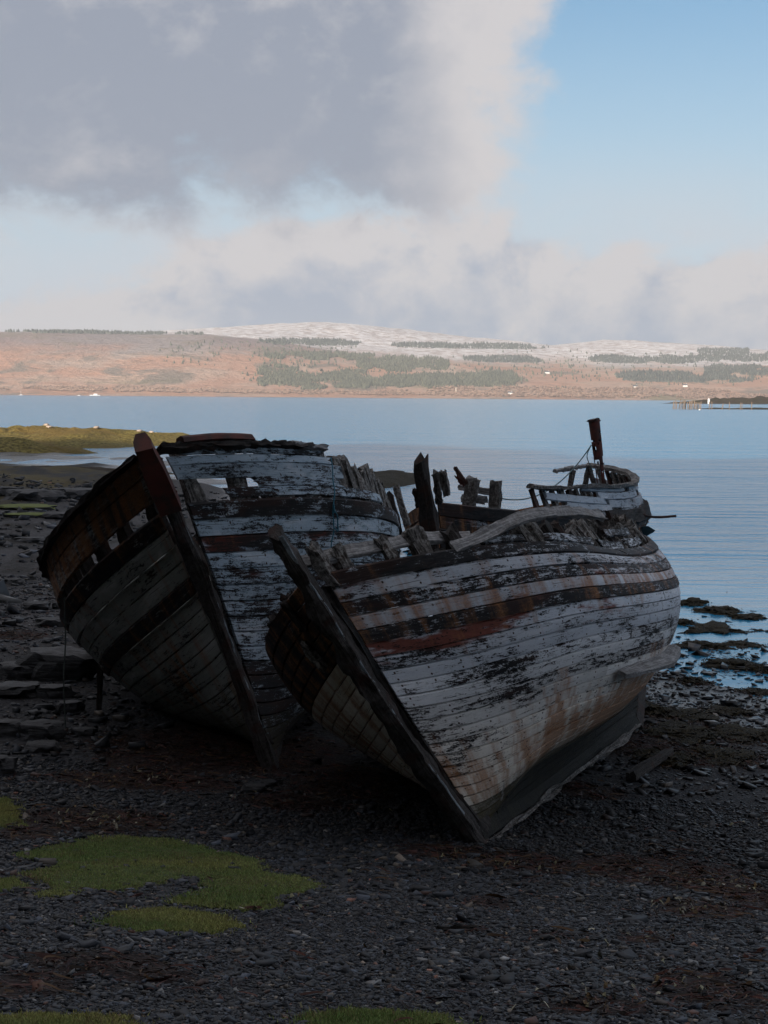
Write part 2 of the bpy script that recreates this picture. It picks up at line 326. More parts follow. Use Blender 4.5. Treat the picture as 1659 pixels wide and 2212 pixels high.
# ground
ys = np.concatenate([np.linspace(-260, -20, 40), np.linspace(-18, 5, 20), np.linspace(5.3, 20, 130), np.linspace(20.15, 60, 190), np.geomspace(60.4, 420, 130)])
xs = np.concatenate([-np.geomspace(420, 16.2, 60), np.linspace(-16, 17, 300), np.geomspace(17.3, 420, 50)])
X, Y = np.meshgrid(xs, ys, indexing='ij')
M_GROUND, t, b = mat('shingle_ground')
P_ = t.new('ShaderNodeNewGeometry').outputs['Position']; sp = t.new('ShaderNodeSeparateXYZ', {0: P_})
vc = t.vor(P_, 26, out='Color'); vd = t.vor(P_, 26); vs = t.new('ShaderNodeSeparateColor', {0: vc})
n1 = t.noise(P_, 0.9, 5, 0.6); n2 = t.noise(P_, 9, 4, 0.6)
c = t.ramp(vs.outputs[0], [(0, (0.010, 0.010, 0.012)), (0.5, (0.022, 0.023, 0.027)), (0.85, (0.040, 0.043, 0.050)), (1, (0.075, 0.072, 0.07))])
c = t.mix(t.step(n1, 0.5, 0.66), c, t.mix(0.6, c, (0.022, 0.014, 0.010)))
c = t.mix(t.M('MULTIPLY', t.step(sp.outputs[1], 22, 34), 0.75), c, t.mix(t.step(n2, 0.35, 0.65), (0.034, 0.033, 0.034), (0.095, 0.09, 0.095)))
pt = t.noise(t.mapv(P_, (0.5, 0.16, 1)), 1, 5, 0.65)
c = t.mix(t.M('MULTIPLY', t.step(sp.outputs[1], 22, 34), t.step(pt, 0.48, 0.62)), c, (0.016, 0.014, 0.012))
rk = t.M('MULTIPLY', t.step(sp.outputs[0], -8, -15), t.step(sp.outputs[1], 60, 72))
n3 = t.noise(t.mapv(P_, (0.35, 0.16, 0.8)), 1, 5, 0.6)
c = t.mix(rk, c, t.mix(t.step(n3, 0.40, 0.62), (0.030, 0.030, 0.032), (0.080, 0.062, 0.022)))
up = t.M('MAXIMUM', t.step(sp.outputs[1], 5.5, 2.0), t.step(sp.outputs[2], 2.6, 3.4))
c = t.mix(up, c, t.mix(n2, (0.012, 0.016, 0.007), (0.03, 0.035, 0.014)))
wa = t.new('ShaderNodeAttribute', attribute_name='wrack'); ws = t.new('ShaderNodeSeparateColor', {0: wa.outputs['Color']})
c = t.mix(t.M('MULTIPLY', t.step(t.M('ADD', ws.outputs[0], t.M('MULTIPLY', t.M('SUBTRACT', n2, 0.5), 0.5)), 0.08, 0.30), 0.9), c, t.mix(t.step(t.noise(P_, 30, 4, 0.7), 0.4, 0.65), (0.007, 0.004, 0.004), (0.030, 0.012, 0.009)))
t.put(b.inputs['Base Color'], c)
wet = t.step(sp.outputs[2], 0.42, 0.06)
t.put(b.inputs['Roughness'], t.step(wet, 0, 1, 0.85, 0.28)); t.put(b.inputs['Specular IOR Level'], t.step(wet, 0, 1, 0.25, 0.6))
t.put(b.inputs['Normal'], t.bump(t.M('SUBTRACT', t.M('MULTIPLY', n2, 0.4), vd), 0.9, 0.03))
wk = np.where((Y > 6) & (Y < 32), weed_at(X, Y), 0).ravel()
tag(mesh('ground', np.stack([X, Y, gz(X, Y)], -1), gridfaces(len(xs), len(ys)), M_GROUND, attrs={'wrack': np.stack([wk, wk, wk, wk*0+1], -1)}), kind='structure')

# sea
M_SEA, t, b = mat('sea_water')
P_ = t.new('ShaderNodeNewGeometry').outputs['Position']; sp = t.new('ShaderNodeSeparateXYZ', {0: P_})
h = t.M('ADD', t.M('MULTIPLY', t.noise(t.mapv(P_, (0.22, 0.8, 1)), 1, 4, 0.55, 0.3), 1.0), t.M('MULTIPLY', t.noise(t.mapv(P_, (0.035, 0.10, 1)), 1, 3, 0.55), 3.2))
h = t.M('ADD', h, t.M('MULTIPLY', t.noise(t.mapv(P_, (1.2, 3.0, 1)), 1, 3, 0.6), 0.22))
calm = t.step(sp.outputs[1], 38, 75, 0.10, 1.0)
bp = t.n.new('ShaderNodeBump'); bp.inputs['Distance'].default_value = 0.24; t.put(bp.inputs['Height'], h); t.put(bp.inputs['Strength'], calm)
t.put(b.inputs['Normal'], bp.outputs[0]); b.inputs['Base Color'].default_value = (0.025, 0.23, 0.42, 1); b.inputs['IOR'].default_value = 1.33
b.inputs['Roughness'].default_value = 0.16; b.inputs['Specular IOR Level'].default_value = 0.5
ysea = np.concatenate([np.linspace(20, 120, 12), np.geomspace(140, 4700, 24)]); xsea = np.linspace(-3000, 3000, 31)
X, Y = np.meshgrid(xsea, ysea, indexing='ij')
tag(mesh('sea', np.stack([X, Y, 0*X], -1), gridfaces(len(xsea), len(ysea)), M_SEA), kind='structure')

# ------------------------------------------------------------------ far hills
_hx = np.array([-400, 0, 200, 450, 600, 760, 900, 1030, 1190, 1300, 1450, 1659, 2100])
_hf = np.array([120, 128, 128, 126, 112, 88, 78, 72, 62, 60, 62, 70, 70])*1.50       # metres on the front slope, at 5.2 km
_hb = np.array([100, 118, 120, 131, 146, 148, 136, 124, 112, 118, 117, 103, 90])*1.98 # and of the snowy ridge behind, at 7 km
def hz(x, y):
    px = 829.5+FPX*x/y
    Hf = np.interp(px, _hx, _hf); Hb = np.interp(px, _hx, _hb)
    t1 = np.clip((y-4050)/1250, 0, 1); t2 = np.clip((y-5300)/1700, 0, 1)
    z = Hf*(0.35*t1+0.65*sst(t1, 0, 1))+(Hb-Hf)*sst(t2, 0, 1)
    z = z+(0.2+t1)*7*fbm(x*0.004, y*0.004, 21, 5)+t2*10*fbm(x*0.006, y*0.003, 27, 4)+18*np.maximum(0, fbm(x*0.0016, y*0.0016, 33, 3))*t1*(1-t2)
    z = z-420*np.clip((y-7050)/900, 0, 1)**1.3
    return z-3.0*(1-np.clip((y-4020)/60, 0, 1))
xs = np.linspace(-2700, 2700, 330); ys = np.concatenate([np.linspace(3980, 5400, 130), np.linspace(5420, 7900, 110)])
XH, YH = np.meshgrid(xs, ys, indexing='ij'); XH = XH*(YH/5200)**0.9
M_HILL, t, b = mat('moorland_hill')
P_ = t.new('ShaderNodeNewGeometry').outputs['Position']; sp = t.new('ShaderNodeSeparateXYZ', {0: P_})
n1 = t.noise(P_, 0.0035, 6, 0.6); n2 = t.noise(t.mapv(P_, (0.006, 0.0022, 0.02)), 1, 6, 0.65, 0.5); n3 = t.noise(P_, 0.03, 5, 0.65)
c = t.mix(t.step(n1, 0.42, 0.58), (0.47, 0.27, 0.185), (0.50, 0.40, 0.32))
cloud_shade = t.M('MULTIPLY', t.step(t.M('ADD', sp.outputs[2], t.M('MULTIPLY', t.M('SUBTRACT', n1, 0.5), 200)), 75, 165), t.step(sp.outputs[0], 500, -500)); c = t.mix(t.M('MULTIPLY', cloud_shade, 0.75), c, (0.235, 0.205, 0.215))  # cloud shadow put into the colour: mauve-grey high on the left slopes
low = t.step(t.M('ADD', sp.outputs[2], t.M('MULTIPLY', t.M('SUBTRACT', n1, 0.5), 120)), 130, 60); c = t.mix(t.M('MULTIPLY', low, 0.5), c, (0.50, 0.29, 0.20))
c = t.mix(t.step(n2, 0.52, 0.62), c, (0.26, 0.205, 0.16)); c = t.mix(t.M('MULTIPLY', t.step(n3, 0.5, 0.7), 0.5), c, (0.19, 0.14, 0.10))
field = t.M('MULTIPLY', t.step(n1, 0.56, 0.60), t.step(sp.outputs[2], 60, 10)); c = t.mix(t.M('MULTIPLY', field, 0.6), c, (0.16, 0.16, 0.07))
hgt = t.M('ADD', sp.outputs[2], t.M('ADD', t.M('MULTIPLY', t.M('SUBTRACT', n2, 0.5), 130), t.M('MULTIPLY', t.M('SUBTRACT', n3, 0.5), 60)))
hgt = t.M('ADD', hgt, t.M('MULTIPLY', sp.outputs[0], 0.028))
back = t.step(sp.outputs[1], 5000, 5700)
sn = t.step(t.M('ADD', hgt, t.M('MULTIPLY', back, 60)), 165, 235)
c = t.mix(t.M('MULTIPLY', sn, 0.95), c, t.mix(t.step(n3, 0.40, 0.62), (0.82, 0.80, 0.80), (0.46, 0.39, 0.36)))
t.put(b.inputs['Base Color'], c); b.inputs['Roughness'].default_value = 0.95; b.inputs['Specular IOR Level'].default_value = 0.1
t.put(b.inputs['Normal'], t.bump(t.M('ADD', n2, t.M('MULTIPLY', n3, 0.6)), 1.0, 18.0))
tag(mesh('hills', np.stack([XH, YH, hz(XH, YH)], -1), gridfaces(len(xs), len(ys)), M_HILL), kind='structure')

def hillpoint(px, py):
    px = np.atleast_1d(px); py = np.atleast_1d(py); yy = np.linspace(4030, 7040, 500)
    d = fw[None]+cri[None]*((px-829.5)/FPX)[:, None]-cup[None]*((py-1106)/FPX)[:, None]
    x = d[:, 0:1]/d[:, 1:2]*yy[None]; z = ZC+d[:, 2:3]/d[:, 1:2]*yy[None]
    un = hz(x, np.broadcast_to(yy, x.shape)) > z; i = un.argmax(1); ok = un.any(1); k = np.arange(len(px))
    return np.stack([x[k, i], yy[i], hz(x[k, i], yy[i])], -1)[ok]
def tree_mass(name, blobs, n, hmin, hmax, wfac, col, label, rounds=False, seed=0):
    r_ = np.random.default_rng(seed); pts = []
    ar = np.array([bl[2]*bl[3] for bl in blobs], float); cnt = (n*ar/ar.sum()).astype(int)
    for (cx, cy, rx, ry), k in zip(blobs, cnt):
        u = r_.uniform(-1, 1, (k, 2)); sh = np.abs(u[:, 0])**3+np.abs(u[:, 1])**3 < 0.8+0.4*r_.random(k); u = u[sh]
        keepn = 1.5*fbm((cx+rx*u[:, 0])*0.022, (cy+ry*u[:, 1])*0.075, seed+40, 3)+1.05-np.sqrt((u**2).sum(1)) > -0.10; u = u[keepn]
        pts.append(hillpoint(cx+rx*u[:, 0]+0*u[:, 1], cy+ry*u[:, 1]+rx*0.012*u[:, 0]))
    P = np.concatenate(pts); k = len(P); hgt = r_.uniform(hmin, hmax, k); wd = hgt*wfac*r_.uniform(0.8, 1.25, k)
    a = np.arange(5)/5*2*math.pi
    ring = lambda f, zf: np.stack([P[:, 0:1]+wd[:, None]*f*np.cos(a+r_.uniform(0, 6)), P[:, 1:2]+wd[:, None]*f*np.sin(a), np.repeat((P[:, 2]+hgt*zf)[:, None], 5, 1)], -1)
    V = np.concatenate([ring(0.75 if rounds else 1.0, 0.04), ring(1.0 if rounds else 0.62, 0.55 if rounds else 0.45), (P+np.stack([0*hgt, 0*hgt, hgt], -1))[:, None]], 1)
    T = []
    for i in range(5):
        j = (i+1) % 5; T += [[i, j, 5+j], [i, 5+j, 5+i], [5+i, 5+j, 10]]
    F_ = (np.array(T)[None]+(np.arange(k)*11)[:, None, None]).reshape(-1, 3)
    g = r_.uniform(0.6, 1.4, (k, 1))
    cc = np.concatenate([np.asarray(col)[None]*g, np.ones((k, 1))], 1)
    Mx, t, b = mat(name+'_foliage'); at = t.new('ShaderNodeAttribute', attribute_name='tint'); t.put(b.inputs['Base Color'], at.outputs['Color']); b.inputs['Roughness'].default_value = 0.95
    o = mesh(name, V.reshape(-1, 3), F_, Mx, smooth=rounds, attrs={'tint': np.repeat(cc, 11, 0)})
    tag(o, label, 'forest', kind='stuff'); return o
tree_mass('spruce_forest', [(635, 817, 80, 28), (760, 820, 60, 20), (870, 787, 100, 17), (860, 825, 130, 14), (1000, 822, 120, 14), (690, 770, 120, 9), (1090, 815, 60, 12)], 15000, 5, 11, 0.30, (0.14, 0.145, 0.10), 'dark spruce plantations across the middle of the far hillside', seed=3)
tree_mass('spruce_forest', [(670, 740, 110, 7), (1015, 748, 170, 6), (1100, 777, 100, 7), (1390, 777, 120, 9), (1580, 768, 95, 15), (1480, 815, 150, 12), (1600, 800, 80, 12), (200, 719, 240, 3)], 14000, 5, 11, 0.30, (0.12, 0.13, 0.11), 'dark conifer strips below the snow on the far hills', seed=4)
tree_mass('scattered_conifers', [(900, 805, 420, 38), (1350, 795, 330, 38), (560, 765, 220, 30)], 1500, 5, 11, 0.30, (0.115, 0.125, 0.085), 'single conifers scattered round the plantations on the far hills', seed=9)
tree_mass('bare_woodland', [(830, 851, 850, 4), (1240, 851, 420, 5), (330, 843, 300, 5), (1250, 842, 330, 5)], 7500, 3, 6, 0.7, (0.40, 0.27, 0.20), 'leafless brown woodland along the far shore', True, seed=5)

# ------------------------------------------------------------------ boats: a hull from its lines
PA = dict(yaw=0.3422, heel=0.4609, trim=-0.0283, Lk=7.7831, r1=0.648, r2=-0.0454, Hst=3.504, B=2.4126, um=0.4298, pb=3.0397, ps=2.4401, em=0.3532, eb=0.6598, es=0.8385, zb=3.0156, zm=2.2069, zs=2.843, o1=2.3624, o2=1.3444, tum=0.3073, kz=0.26, foot=(1.024, 16.940, 0.725))
PB = dict(yaw=-0.0106, heel=0.3416, trim=-0.0193, Lk=10.8657, r1=-0.1978, r2=0.11, Hst=4.2644, B=2.549, um=0.3594, pb=2.6679, ps=3.2389, em=0.3431, eb=0.7812, es=1.0, zb=3.4091, zm=2.0562, zs=3.1717, o1=0.946, o2=2.437, tum=0.084, foot=(-1.3135, 20.193, 0.689))
PC = dict(yaw=0.3849, heel=0.0799, trim=0.0027, Lk=8.9832, r1=-0.0281, r2=0.0348, Hst=3.8385, B=2.0703, um=0.5374, pb=2.21, ps=2.731, em=0.4035, eb=0.8, es=0.98, zb=3.1353, zm=2.4409, zs=2.674, o1=0.9057, o2=2.1263, tum=0.0788, foot=(1.061, 27.948, 0.361))
def stemx(p, z): return -(p['r1']*z+p['r2']*z*z)
def sternx(p, z): return p['Lk']+p['o1']*np.sin(np.clip(z/p['o2'], 0, 1.25)*np.pi/2)
def sheerz(p, u):
    k = 0.55
    return p['zb']*(u-k)*(u-1)/k+p['zm']*u*(u-1)/(k*(k-1))+p['zs']*u*(u-k)/(1-k)
def keelz(p, u): return 0.12+p.get('kz', 0.06)*sst(u, 0.0, 0.22)
def hull(p, u, v, side):
    u = np.asarray(u, float); v = np.asarray(v, float)
    zs = sheerz(p, u); zk = keelz(p, u); k = np.sin(np.pi*np.clip(u, 0, 1))**0.7; t = np.clip(v, 1e-6, None)**(1.15+0.55*k); z = zk+(zs-zk)*t; um = p['um']
    Wd = np.where(u < um, 1-np.abs(1-u/um)**p['pb'], 1-np.abs((u-um)/(1-um))**p['ps'])
    e = np.where(u < um, p['em']+(p['eb']-p['em'])*np.clip(1-u/um, 0, 1)**1.5, p['em']+(p['es']-p['em'])*np.clip((u-um)/(1-um), 0, 1)**1.5)
    Yb = p['B']*Wd*(t**e-p['tum']*t**4*k)+0.05
    a = stemx(p, z); b_ = sternx(p, z)
    return np.stack([a+(b_-a)*u, side*Yb, z], -1)
def hnorm(p, u, v, side):
    du = hull(p, np.minimum(u+0.004, 1), v, side)-hull(p, np.maximum(u-0.004, 0), v, side)
    dv = hull(p, u, np.minimum(v+0.01, 1.2), side)-hull(p, u, np.maximum(v-0.01, 0.002), side)
    return nz(-np.cross(du, dv)*side)
def bulw(p, u, h, side, lean=0.0):
    P = hull(p, u, np.ones_like(np.asarray(u, float)), side); z = P[..., 2]; h = np.asarray(h, float)
    X = P[..., 0]+(stemx(p, z+h)-stemx(p, z))*np.clip(1-np.asarray(u)*4, 0, 1)
    return np.stack([X, P[..., 1]+side*lean*h, z+h], -1)
class Boat:
    def __init__(s, name, p, label):
        s.p = p; s.o = empty(name, p['foot'])
        ps, ph, tr = p['yaw'], p['heel'], p['trim']
        a = np.array([math.sin(ps), math.cos(ps), 0]); q = np.array([math.cos(ps), -math.sin(ps), 0]); z = np.array([0, 0, 1.0])
        a2 = a*math.cos(tr)+z*math.sin(tr); z2 = z*math.cos(tr)-a*math.sin(tr); q3 = q*math.cos(ph)+z2*math.sin(ph); z3 = z2*math.cos(ph)-q*math.sin(ph)
        s.ax = np.stack([a2, q3, z3], 0); s.f = np.array(p['foot'])
        # right-handed frame for Blender: x aft, y to starboard (-port), z up is left as a reflected basis, so points are stored as world offsets
        tag(s.o, label, 'boat')
    def w(s, L): return np.asarray(L) @ s.ax                     # local -> offset from the foot
    def world(s, L): return s.w(L)+s.f
    def local(s, P): return (np.asarray(P)-s.f) @ s.ax.T
    def px(s, px, py, X):                                        # local point on the frame plane X seen at px, py
        d = ray(px, py) @ s.ax.T; c = s.local(CAMP); k = (X-c[0])/d[0]; return c+d*k
    def surf(s, pts, side=1, off=0.05):                           # points on the hull or bulwark seen at px, py
        u, v = np.meshgrid(np.linspace(0.004, 0.99, 260), np.linspace(0.02, 1.30, 130), indexing='ij'); h = np.clip(v-1, 0, 1)*2.4
        L = hull(s.p, u, np.minimum(v, 1), side); L = np.where(v[..., None] > 1, bulw(s.p, u, h, side, -0.06), L); N_ = hnorm(s.p, u, np.minimum(v, 0.99), side)
        d = s.world(L)-CAMP; wv = d @ fw; q = np.stack([829.5+FPX*(d @ cri)/wv, 1106-FPX*(d @ cup)/wv], -1); out = []
        for a, b_ in pts:
            e = np.hypot(q[..., 0]-a, q[..., 1]-b_); k = np.argmin(np.where(e < max(6, e.min()+1), wv, 1e9)); i = np.unravel_index(k, wv.shape); out.append(L[i]+N_[i]*off)
        return np.array(out)
    def add(s, name, L, F_, m_, uv=None, attrs=None, sharp=35, parent=None, label=None, uv2=None):
        o = mesh(name, s.w(L), F_, m_, parent or s.o, True, sharp, uv, attrs, uv2)
        if label: o['label'] = label
        return o
    def timber(s, name, path, wid, dep, side, m_, rag=0.0, ragend=0.0, seed=0, parent=None, label=None, prof=None):
        V, F_, uv = sweep(path, wid, dep, side, prof, rag, ragend, seed); return s.add(name, V, F_, m_, uv, None, 40, parent, label)
M_KEEL = wood('weed_blackened_keel_timber', (0.003, 0.0035, 0.003), (0.014, 0.013, 0.010), (0.022, 0.020, 0.010), 0.5)
PROF = [(0.00, -0.016), (0.035, -0.0005), (0.28, 0.0006), (0.5, 0.001), (0.72, 0.0006), (0.965, -0.0005), (1.00, -0.016)]
def skin(bt, side, fn, nf, u0, u1, v0, v1, m_, zone, tone, thick=0.04, proud=0.0, jag0=0.0, jag1=0.0, seed=0, gap=0.006, name='plank', vmet=3.0, label=None, wob=0.004, seg=64, vshift=0.0):
    """one plank: fn(u, v) gives the surface, nf its outward normal; v across the plank"""
    r_ = np.random.default_rng(seed); n = max(5, int((u1-u0)*seg)+2); k = len(PROF)
    uu = np.linspace(u0, u1, n); q = np.array([a for a, _ in PROF]); off = np.array([b_ for _, b_ in PROF])
    lo = v0+gap/vmet+wob/vmet*fbm(uu*28, uu*0+seed, seed, 3); hi = v1-gap/vmet+wob/vmet*fbm(uu*28, uu*0+seed+9, seed+5, 3)
    U = np.repeat(uu[:, None], k+2, 1); qq = np.concatenate([q, [1.04, -0.04]]); Vv = lo[:, None]+(hi-lo)[:, None]*qq[None]
    je = r_.uniform(-1, 1, k+2); U[-1] += jag1*je; U[0] += jag0*r_.uniform(-1, 1, k+2); U[0, -2:] = U[0, [k-1, 0]]; U[-1, -2:] = U[-1, [k-1, 0]]
    U = np.clip(U, 0, 1)
    O = np.concatenate([off, [-thick, -thick]])[None]+proud+0.003*fbm(uu*9, uu*0+seed*3.1, seed+2, 2)[:, None]
    P = fn(U, Vv)+nf(U, Vv)*O[..., None]
    K = k+2; F_ = gridfaces(n, K, True).tolist(); F_.append(list(range(K))[::-1]); F_.append([(n-1)*K+i for i in range(K)])
    mid = P[:, k//2]; L = np.concatenate([[0], np.cumsum(np.linalg.norm(np.diff(mid, axis=0), axis=1))])
    wd = np.linalg.norm(P[:, k-1]-P[:, 0], axis=-1); wd = np.maximum(wd, 0.02)
    uv = np.stack([np.repeat((L+u0*12+seed*0.0)[:, None], K, 1), Vv*vmet+vshift], -1)
    z1 = zone(U, Vv) if callable(zone) else np.broadcast_to(np.array(zone, float), U.shape+(4,))
    t1 = tone(U, Vv) if callable(tone) else np.broadcast_to(np.array(tone, float), U.shape+(4,))
    t1 = np.array(t1); t1[..., 2] = r_.uniform(0.25, 1.0)
    return bt.add(name, P.reshape(-1, 3), F_, m_, uv.reshape(-1, 2), {'zone': z1.reshape(-1, 4), 'tone': t1.reshape(-1, 4)}, 28, None, label, np.stack([np.repeat((L/0.38+u0*31)[:, None], K, 1), np.repeat(np.concatenate([q, [1.2, 1.2]])[None]+(0 if side > 0 else 5), n, 0)], -1).reshape(-1, 2))
def planking(bt, side, N, m_, zone, tone, seed, vb=None, u_lo=0.006, cuts=(0.34, 0.66), skip=None, proudf=None, vmet=3.0):
    r_ = random.Random(seed); p = bt.p
    for k in range(N):
        v0 = vb[k] if vb is not None else k/N; v1 = vb[k+1] if vb is not None else (k+1)/N; v0 = max(v0, 0.012)
        cs = [u_lo]+[c+r_.uniform(-0.09, 0.09) for c in cuts]+[0.994]
        for a, b_ in zip(cs[:-1], cs[1:]):
            if skip and skip(k, a, b_): continue
            skin(bt, side, lambda U, V: hull(p, U, V, side), lambda U, V: hnorm(p, U, V, side), a+0.0006, b_-0.0006, v0, v1, m_, zone(k), tone(k), seed=seed*100+k*7+int(a*50), proud=(proudf(k) if proudf else 0)+r_.uniform(-0.003, 0.004), vmet=vmet)
def frame(bt, side, u, h, m_, seed, wid=0.12, dep=0.10, va=0.08, lean=0.05, inset=0.095, name='rib', ragend=0.05, n=14):
    p = bt.p; v = np.linspace(va, 1, n); P = hull(p, u+0*v, v, side)-hnorm(p, u+0*v, v, side)*inset
    if h > 0.02:
        d = nz(P[-1]-P[-3])*0.35+np.array([0, side*lean, 1.0]); d = nz(d)
        P = np.concatenate([P, P[-1]+d[None]*np.linspace(0.12, 1, 5)[:, None]*h])
    du = nz(hull(p, min(u+0.02, 1), 1.0, side)-hull(p, max(u-0.02, 0), 1.0, side))
    return bt.timber(name, P, wid, dep, du, m_, 0.018, ragend, seed)

REM = []
def const(c, a, g=0.0, r_=0.0, al=0.0): return (c, g, r_, al)

# ================================================================== near boat
A = Boat('wrecked_fishing_boat', PA, 'nearest derelict wooden boat, white and rust-streaked hull, leaning left, bow towards the viewer')
NA = 22
def zoneA(k):
    j = NA-1-k                                                    # 0 = top strake
    cov, rd, ru, al = [(0.38, .15, .28, 0), (0.68, .40, .38, 0), (0.50, .42, .36, 0), (0.78, .32, .48, 0), (0.44, .46, .36, 0), (0.74, .56, .30, 0), (0.66, .46, .22, 0), (0.74, .20, .15, 0), (0.64, .1, .12, 0), (0.74, .05, .15, 0), (0.66, .05, .14, 0), (0.74, 0, .2, 0), (0.78, 0, .27, 0), (0.74, 0, .34, 0), (0.80, 0, .38, .04), (0.74, 0, .44, .08), (0.80, 0, .46, .14), (0.80, 0, .46, .24), (0.76, 0, .42, .40), (0.6, 0, .3, .62), (0.5, 0, .2, .85), (0.4, 0, .1, 1.0)][j]
    def z(U, V):
        o = np.empty(U.shape+(4,)); aft = sst(U, 0.25, 0.75)
        fl = sst(U, 0.0, 0.05)
        o[..., 0] = cov-0.06+(0.10*aft if j > 10 else -0.10*sst(U, 0.15, 0.35)*(j in (7, 8, 9, 10)))-0.10*(1-fl)*(j < 16)
        o[..., 1] = rd-0.25*sst(U, 0.22, 0.45)*(j < 8); o[..., 2] = ru+(0.22*np.exp(-((U-0.16)/0.035)**2)+0.26*sst(U, 0.18, 0.42))*(j > 9)
        o[..., 3] = np.clip(al+(0.55*aft*sst(V, 0.42, 0.15)), 0, 1); return o
    return z
def toneA(k):
    j = NA-1-k
    return (0.85 if j < 8 else max(0.0, 0.68-0.10*(j-8)), 0.1, 0, 1)
planking(A, 1, NA, M_A, zoneA, toneA, 11, skip=lambda k, a, b_: False, proudf=lambda k: 0.018 if k in (21, 17) else 0)
def zoneAL(k):
    j = NA-1-k; return (0.15 if j < 5 else 0.80, 0.25, 0.42, 0.0 if j < 13 else 0.09*(j-12))
planking(A, -1, NA, M_A, zoneAL, lambda k: (0.0, 0, 0, 1), 12)
# frames
for i, u in enumerate(np.arange(0.022, 0.97, 0.0262)):
    hgt = [0.30, 0.32, 0.36, 0.22, 0.30, 0.34, 0.34, 0.40, 0.38, 0.38, 0.40, 0.42][i] if i < 12 else 0.44-0.14*sst(u, 0.35, 0.9)+random.uniform(-0.05, 0.05)
    if i > 12 and random.random() < 0.16: continue
    frame(A, 1, float(u)+random.uniform(-0.006, 0.006), hgt*random.uniform(0.6, 1.15), M_RIB if random.random() < 0.7 else M_DARK, 300+i, wid=random.uniform(0.12, 0.18), dep=0.11, lean=-0.12+random.uniform(-0.10, 0.10))
for i, u in enumerate(np.arange(0.03, 0.95, 0.034)):
    frame(A, -1, float(u), (0.04 if i < 4 else 0.18)+0.10*abs(math.sin(i*2.1))*(i > 3), M_DARK, 350+i, lean=-0.12)
# stem, keel, sternpost
z = np.linspace(-0.02, PA['Hst'], 60); taper = 0.165-0.03*sst(z, 2.4, 3.5)
PST = [(-.5, .42), (-.5, -.1), (-.30, -.45), (-.12, -.5), (.12, -.5), (.30, -.45), (.5, -.1), (.5, .42), (.2, .5), (-.2, .5)]
st = A.timber('stem_post', np.stack([stemx(PA, z)-0.05, 0*z, z], -1), taper, 0.30-0.07*sst(z, 2.6, 3.5), (0, 1, 0), M_STEM, 0.02, 0.07, 1, prof=PST, label='dark raked stem timber, painted highlight along its edge')
def highlit(bt, z0, z1, dx, dy, par, seed):  # edge highlight of the stem put into the colour as a pale strip
    z = np.linspace(z0, z1, 50); bt.timber('painted_highlight', np.stack([stemx(bt.p, z)+dx, dy+0.006*fbm(z*5, z*0, seed, 3), z], -1), 0.028+0.022*vnoise(z*6, z*0, seed), 0.03, (0, 1, 0), M_EDGE, 0.006, 0.02, seed, parent=par, label='blue-grey highlight painted along the stem arris')
M_EDGE = wood('highlit_arris', (0.09, 0.11, 0.13), (0.38, 0.43, 0.47), (0.05, 0.06, 0.07), 0.6)
highlit(A, 0.35, 3.45, -0.155, 0.062, st, 77)
z2 = np.linspace(0.1, 2.9, 20)
A.timber('bow_apron', np.stack([stemx(PA, z2)+0.14, 0*z2, z2], -1), 0.17, 0.2, (0, 1, 0), M_DARK, 0.02, 0.05, 2)
x = np.linspace(-0.12, PA['Lk'], 30)
kl = A.timber('keel', np.stack([x, 0*x, 0.10+0*x], -1), 0.15, 0.20, (0, 1, 0), M_KEEL, 0.012, 0.02, 3)
A.timber('keel_shoe', np.stack([x-0.02, 0*x, -0.02+0*x], -1), 0.17, 0.045, (0, 1, 0), M_RIB, 0.03, 0.02, 4, parent=kl, label='pale worn shoe along the keel')
z = np.linspace(0.0, 2.75, 18)
A.timber('stern_post', np.stack([sternx(PA, z)+0.03, 0*z, z], -1), 0.16, 0.2, (0, 1, 0), M_DARK, 0.01, 0.03, 5)
sk = np.array([[PA['Lk']-2.4, 0, 0.1], [PA['Lk'], 0, 0.1], [PA['Lk']+0.5, 0, 0.5], [PA['Lk']+1.1, 0, 0.75], [PA['Lk']-0.8, 0, 0.55]])
V = np.concatenate([sk+[0, 0.06, 0], sk-[0, 0.06, 0]]); F_ = [[0, 1, 2, 3, 4], [9, 8, 7, 6, 5]]+[[i, (i+1) % 5, 5+(i+1) % 5, 5+i] for i in range(5)]
A.add('skeg', V, F_, M_KEEL, np.stack([V[:, 0], V[:, 2]], -1))
def deadwood(bt, seed, m_):
    p = bt.p; r_ = random.Random(seed)
    for sd_ in (1, -1):
        def fn(U, V, sd_=sd_):
            T_ = hull(p, U, 0.02+0*U, sd_); Bt = np.stack([T_[..., 0], sd_*0.06+0*U, 0.12+0*U], -1); return Bt+(T_-Bt)*V[..., None]
        def nf(U, V, sd_=sd_):
            a = fn(np.minimum(U+0.004, 1), V)-fn(np.maximum(U-0.004, 0), V); b_ = fn(U, V+0.05)-fn(U, V-0.05); return nz(-np.cross(a, b_)*sd_)
        for k, (v0, v1) in enumerate(((0.0, 0.36), (0.36, 0.68), (0.68, 1.0))):
            c_ = 0.5+r_.uniform(-0.15, 0.15)
            for u0, u1 in ((0.03+0.05*k, c_), (c_+0.001, 0.985)):
                skin(bt, sd_, fn, nf, u0, u1, v0, v1, m_, (0.22, 0, 0.1, 1.0), (0.2, 0, 0, 1), seed=seed*40+k*5+int(u0*9)+3*sd_, vmet=0.4, gap=0.004, wob=0.004, name='deadwood', thick=0.05, seg=40)
deadwood(A, 6, M_KEEL)
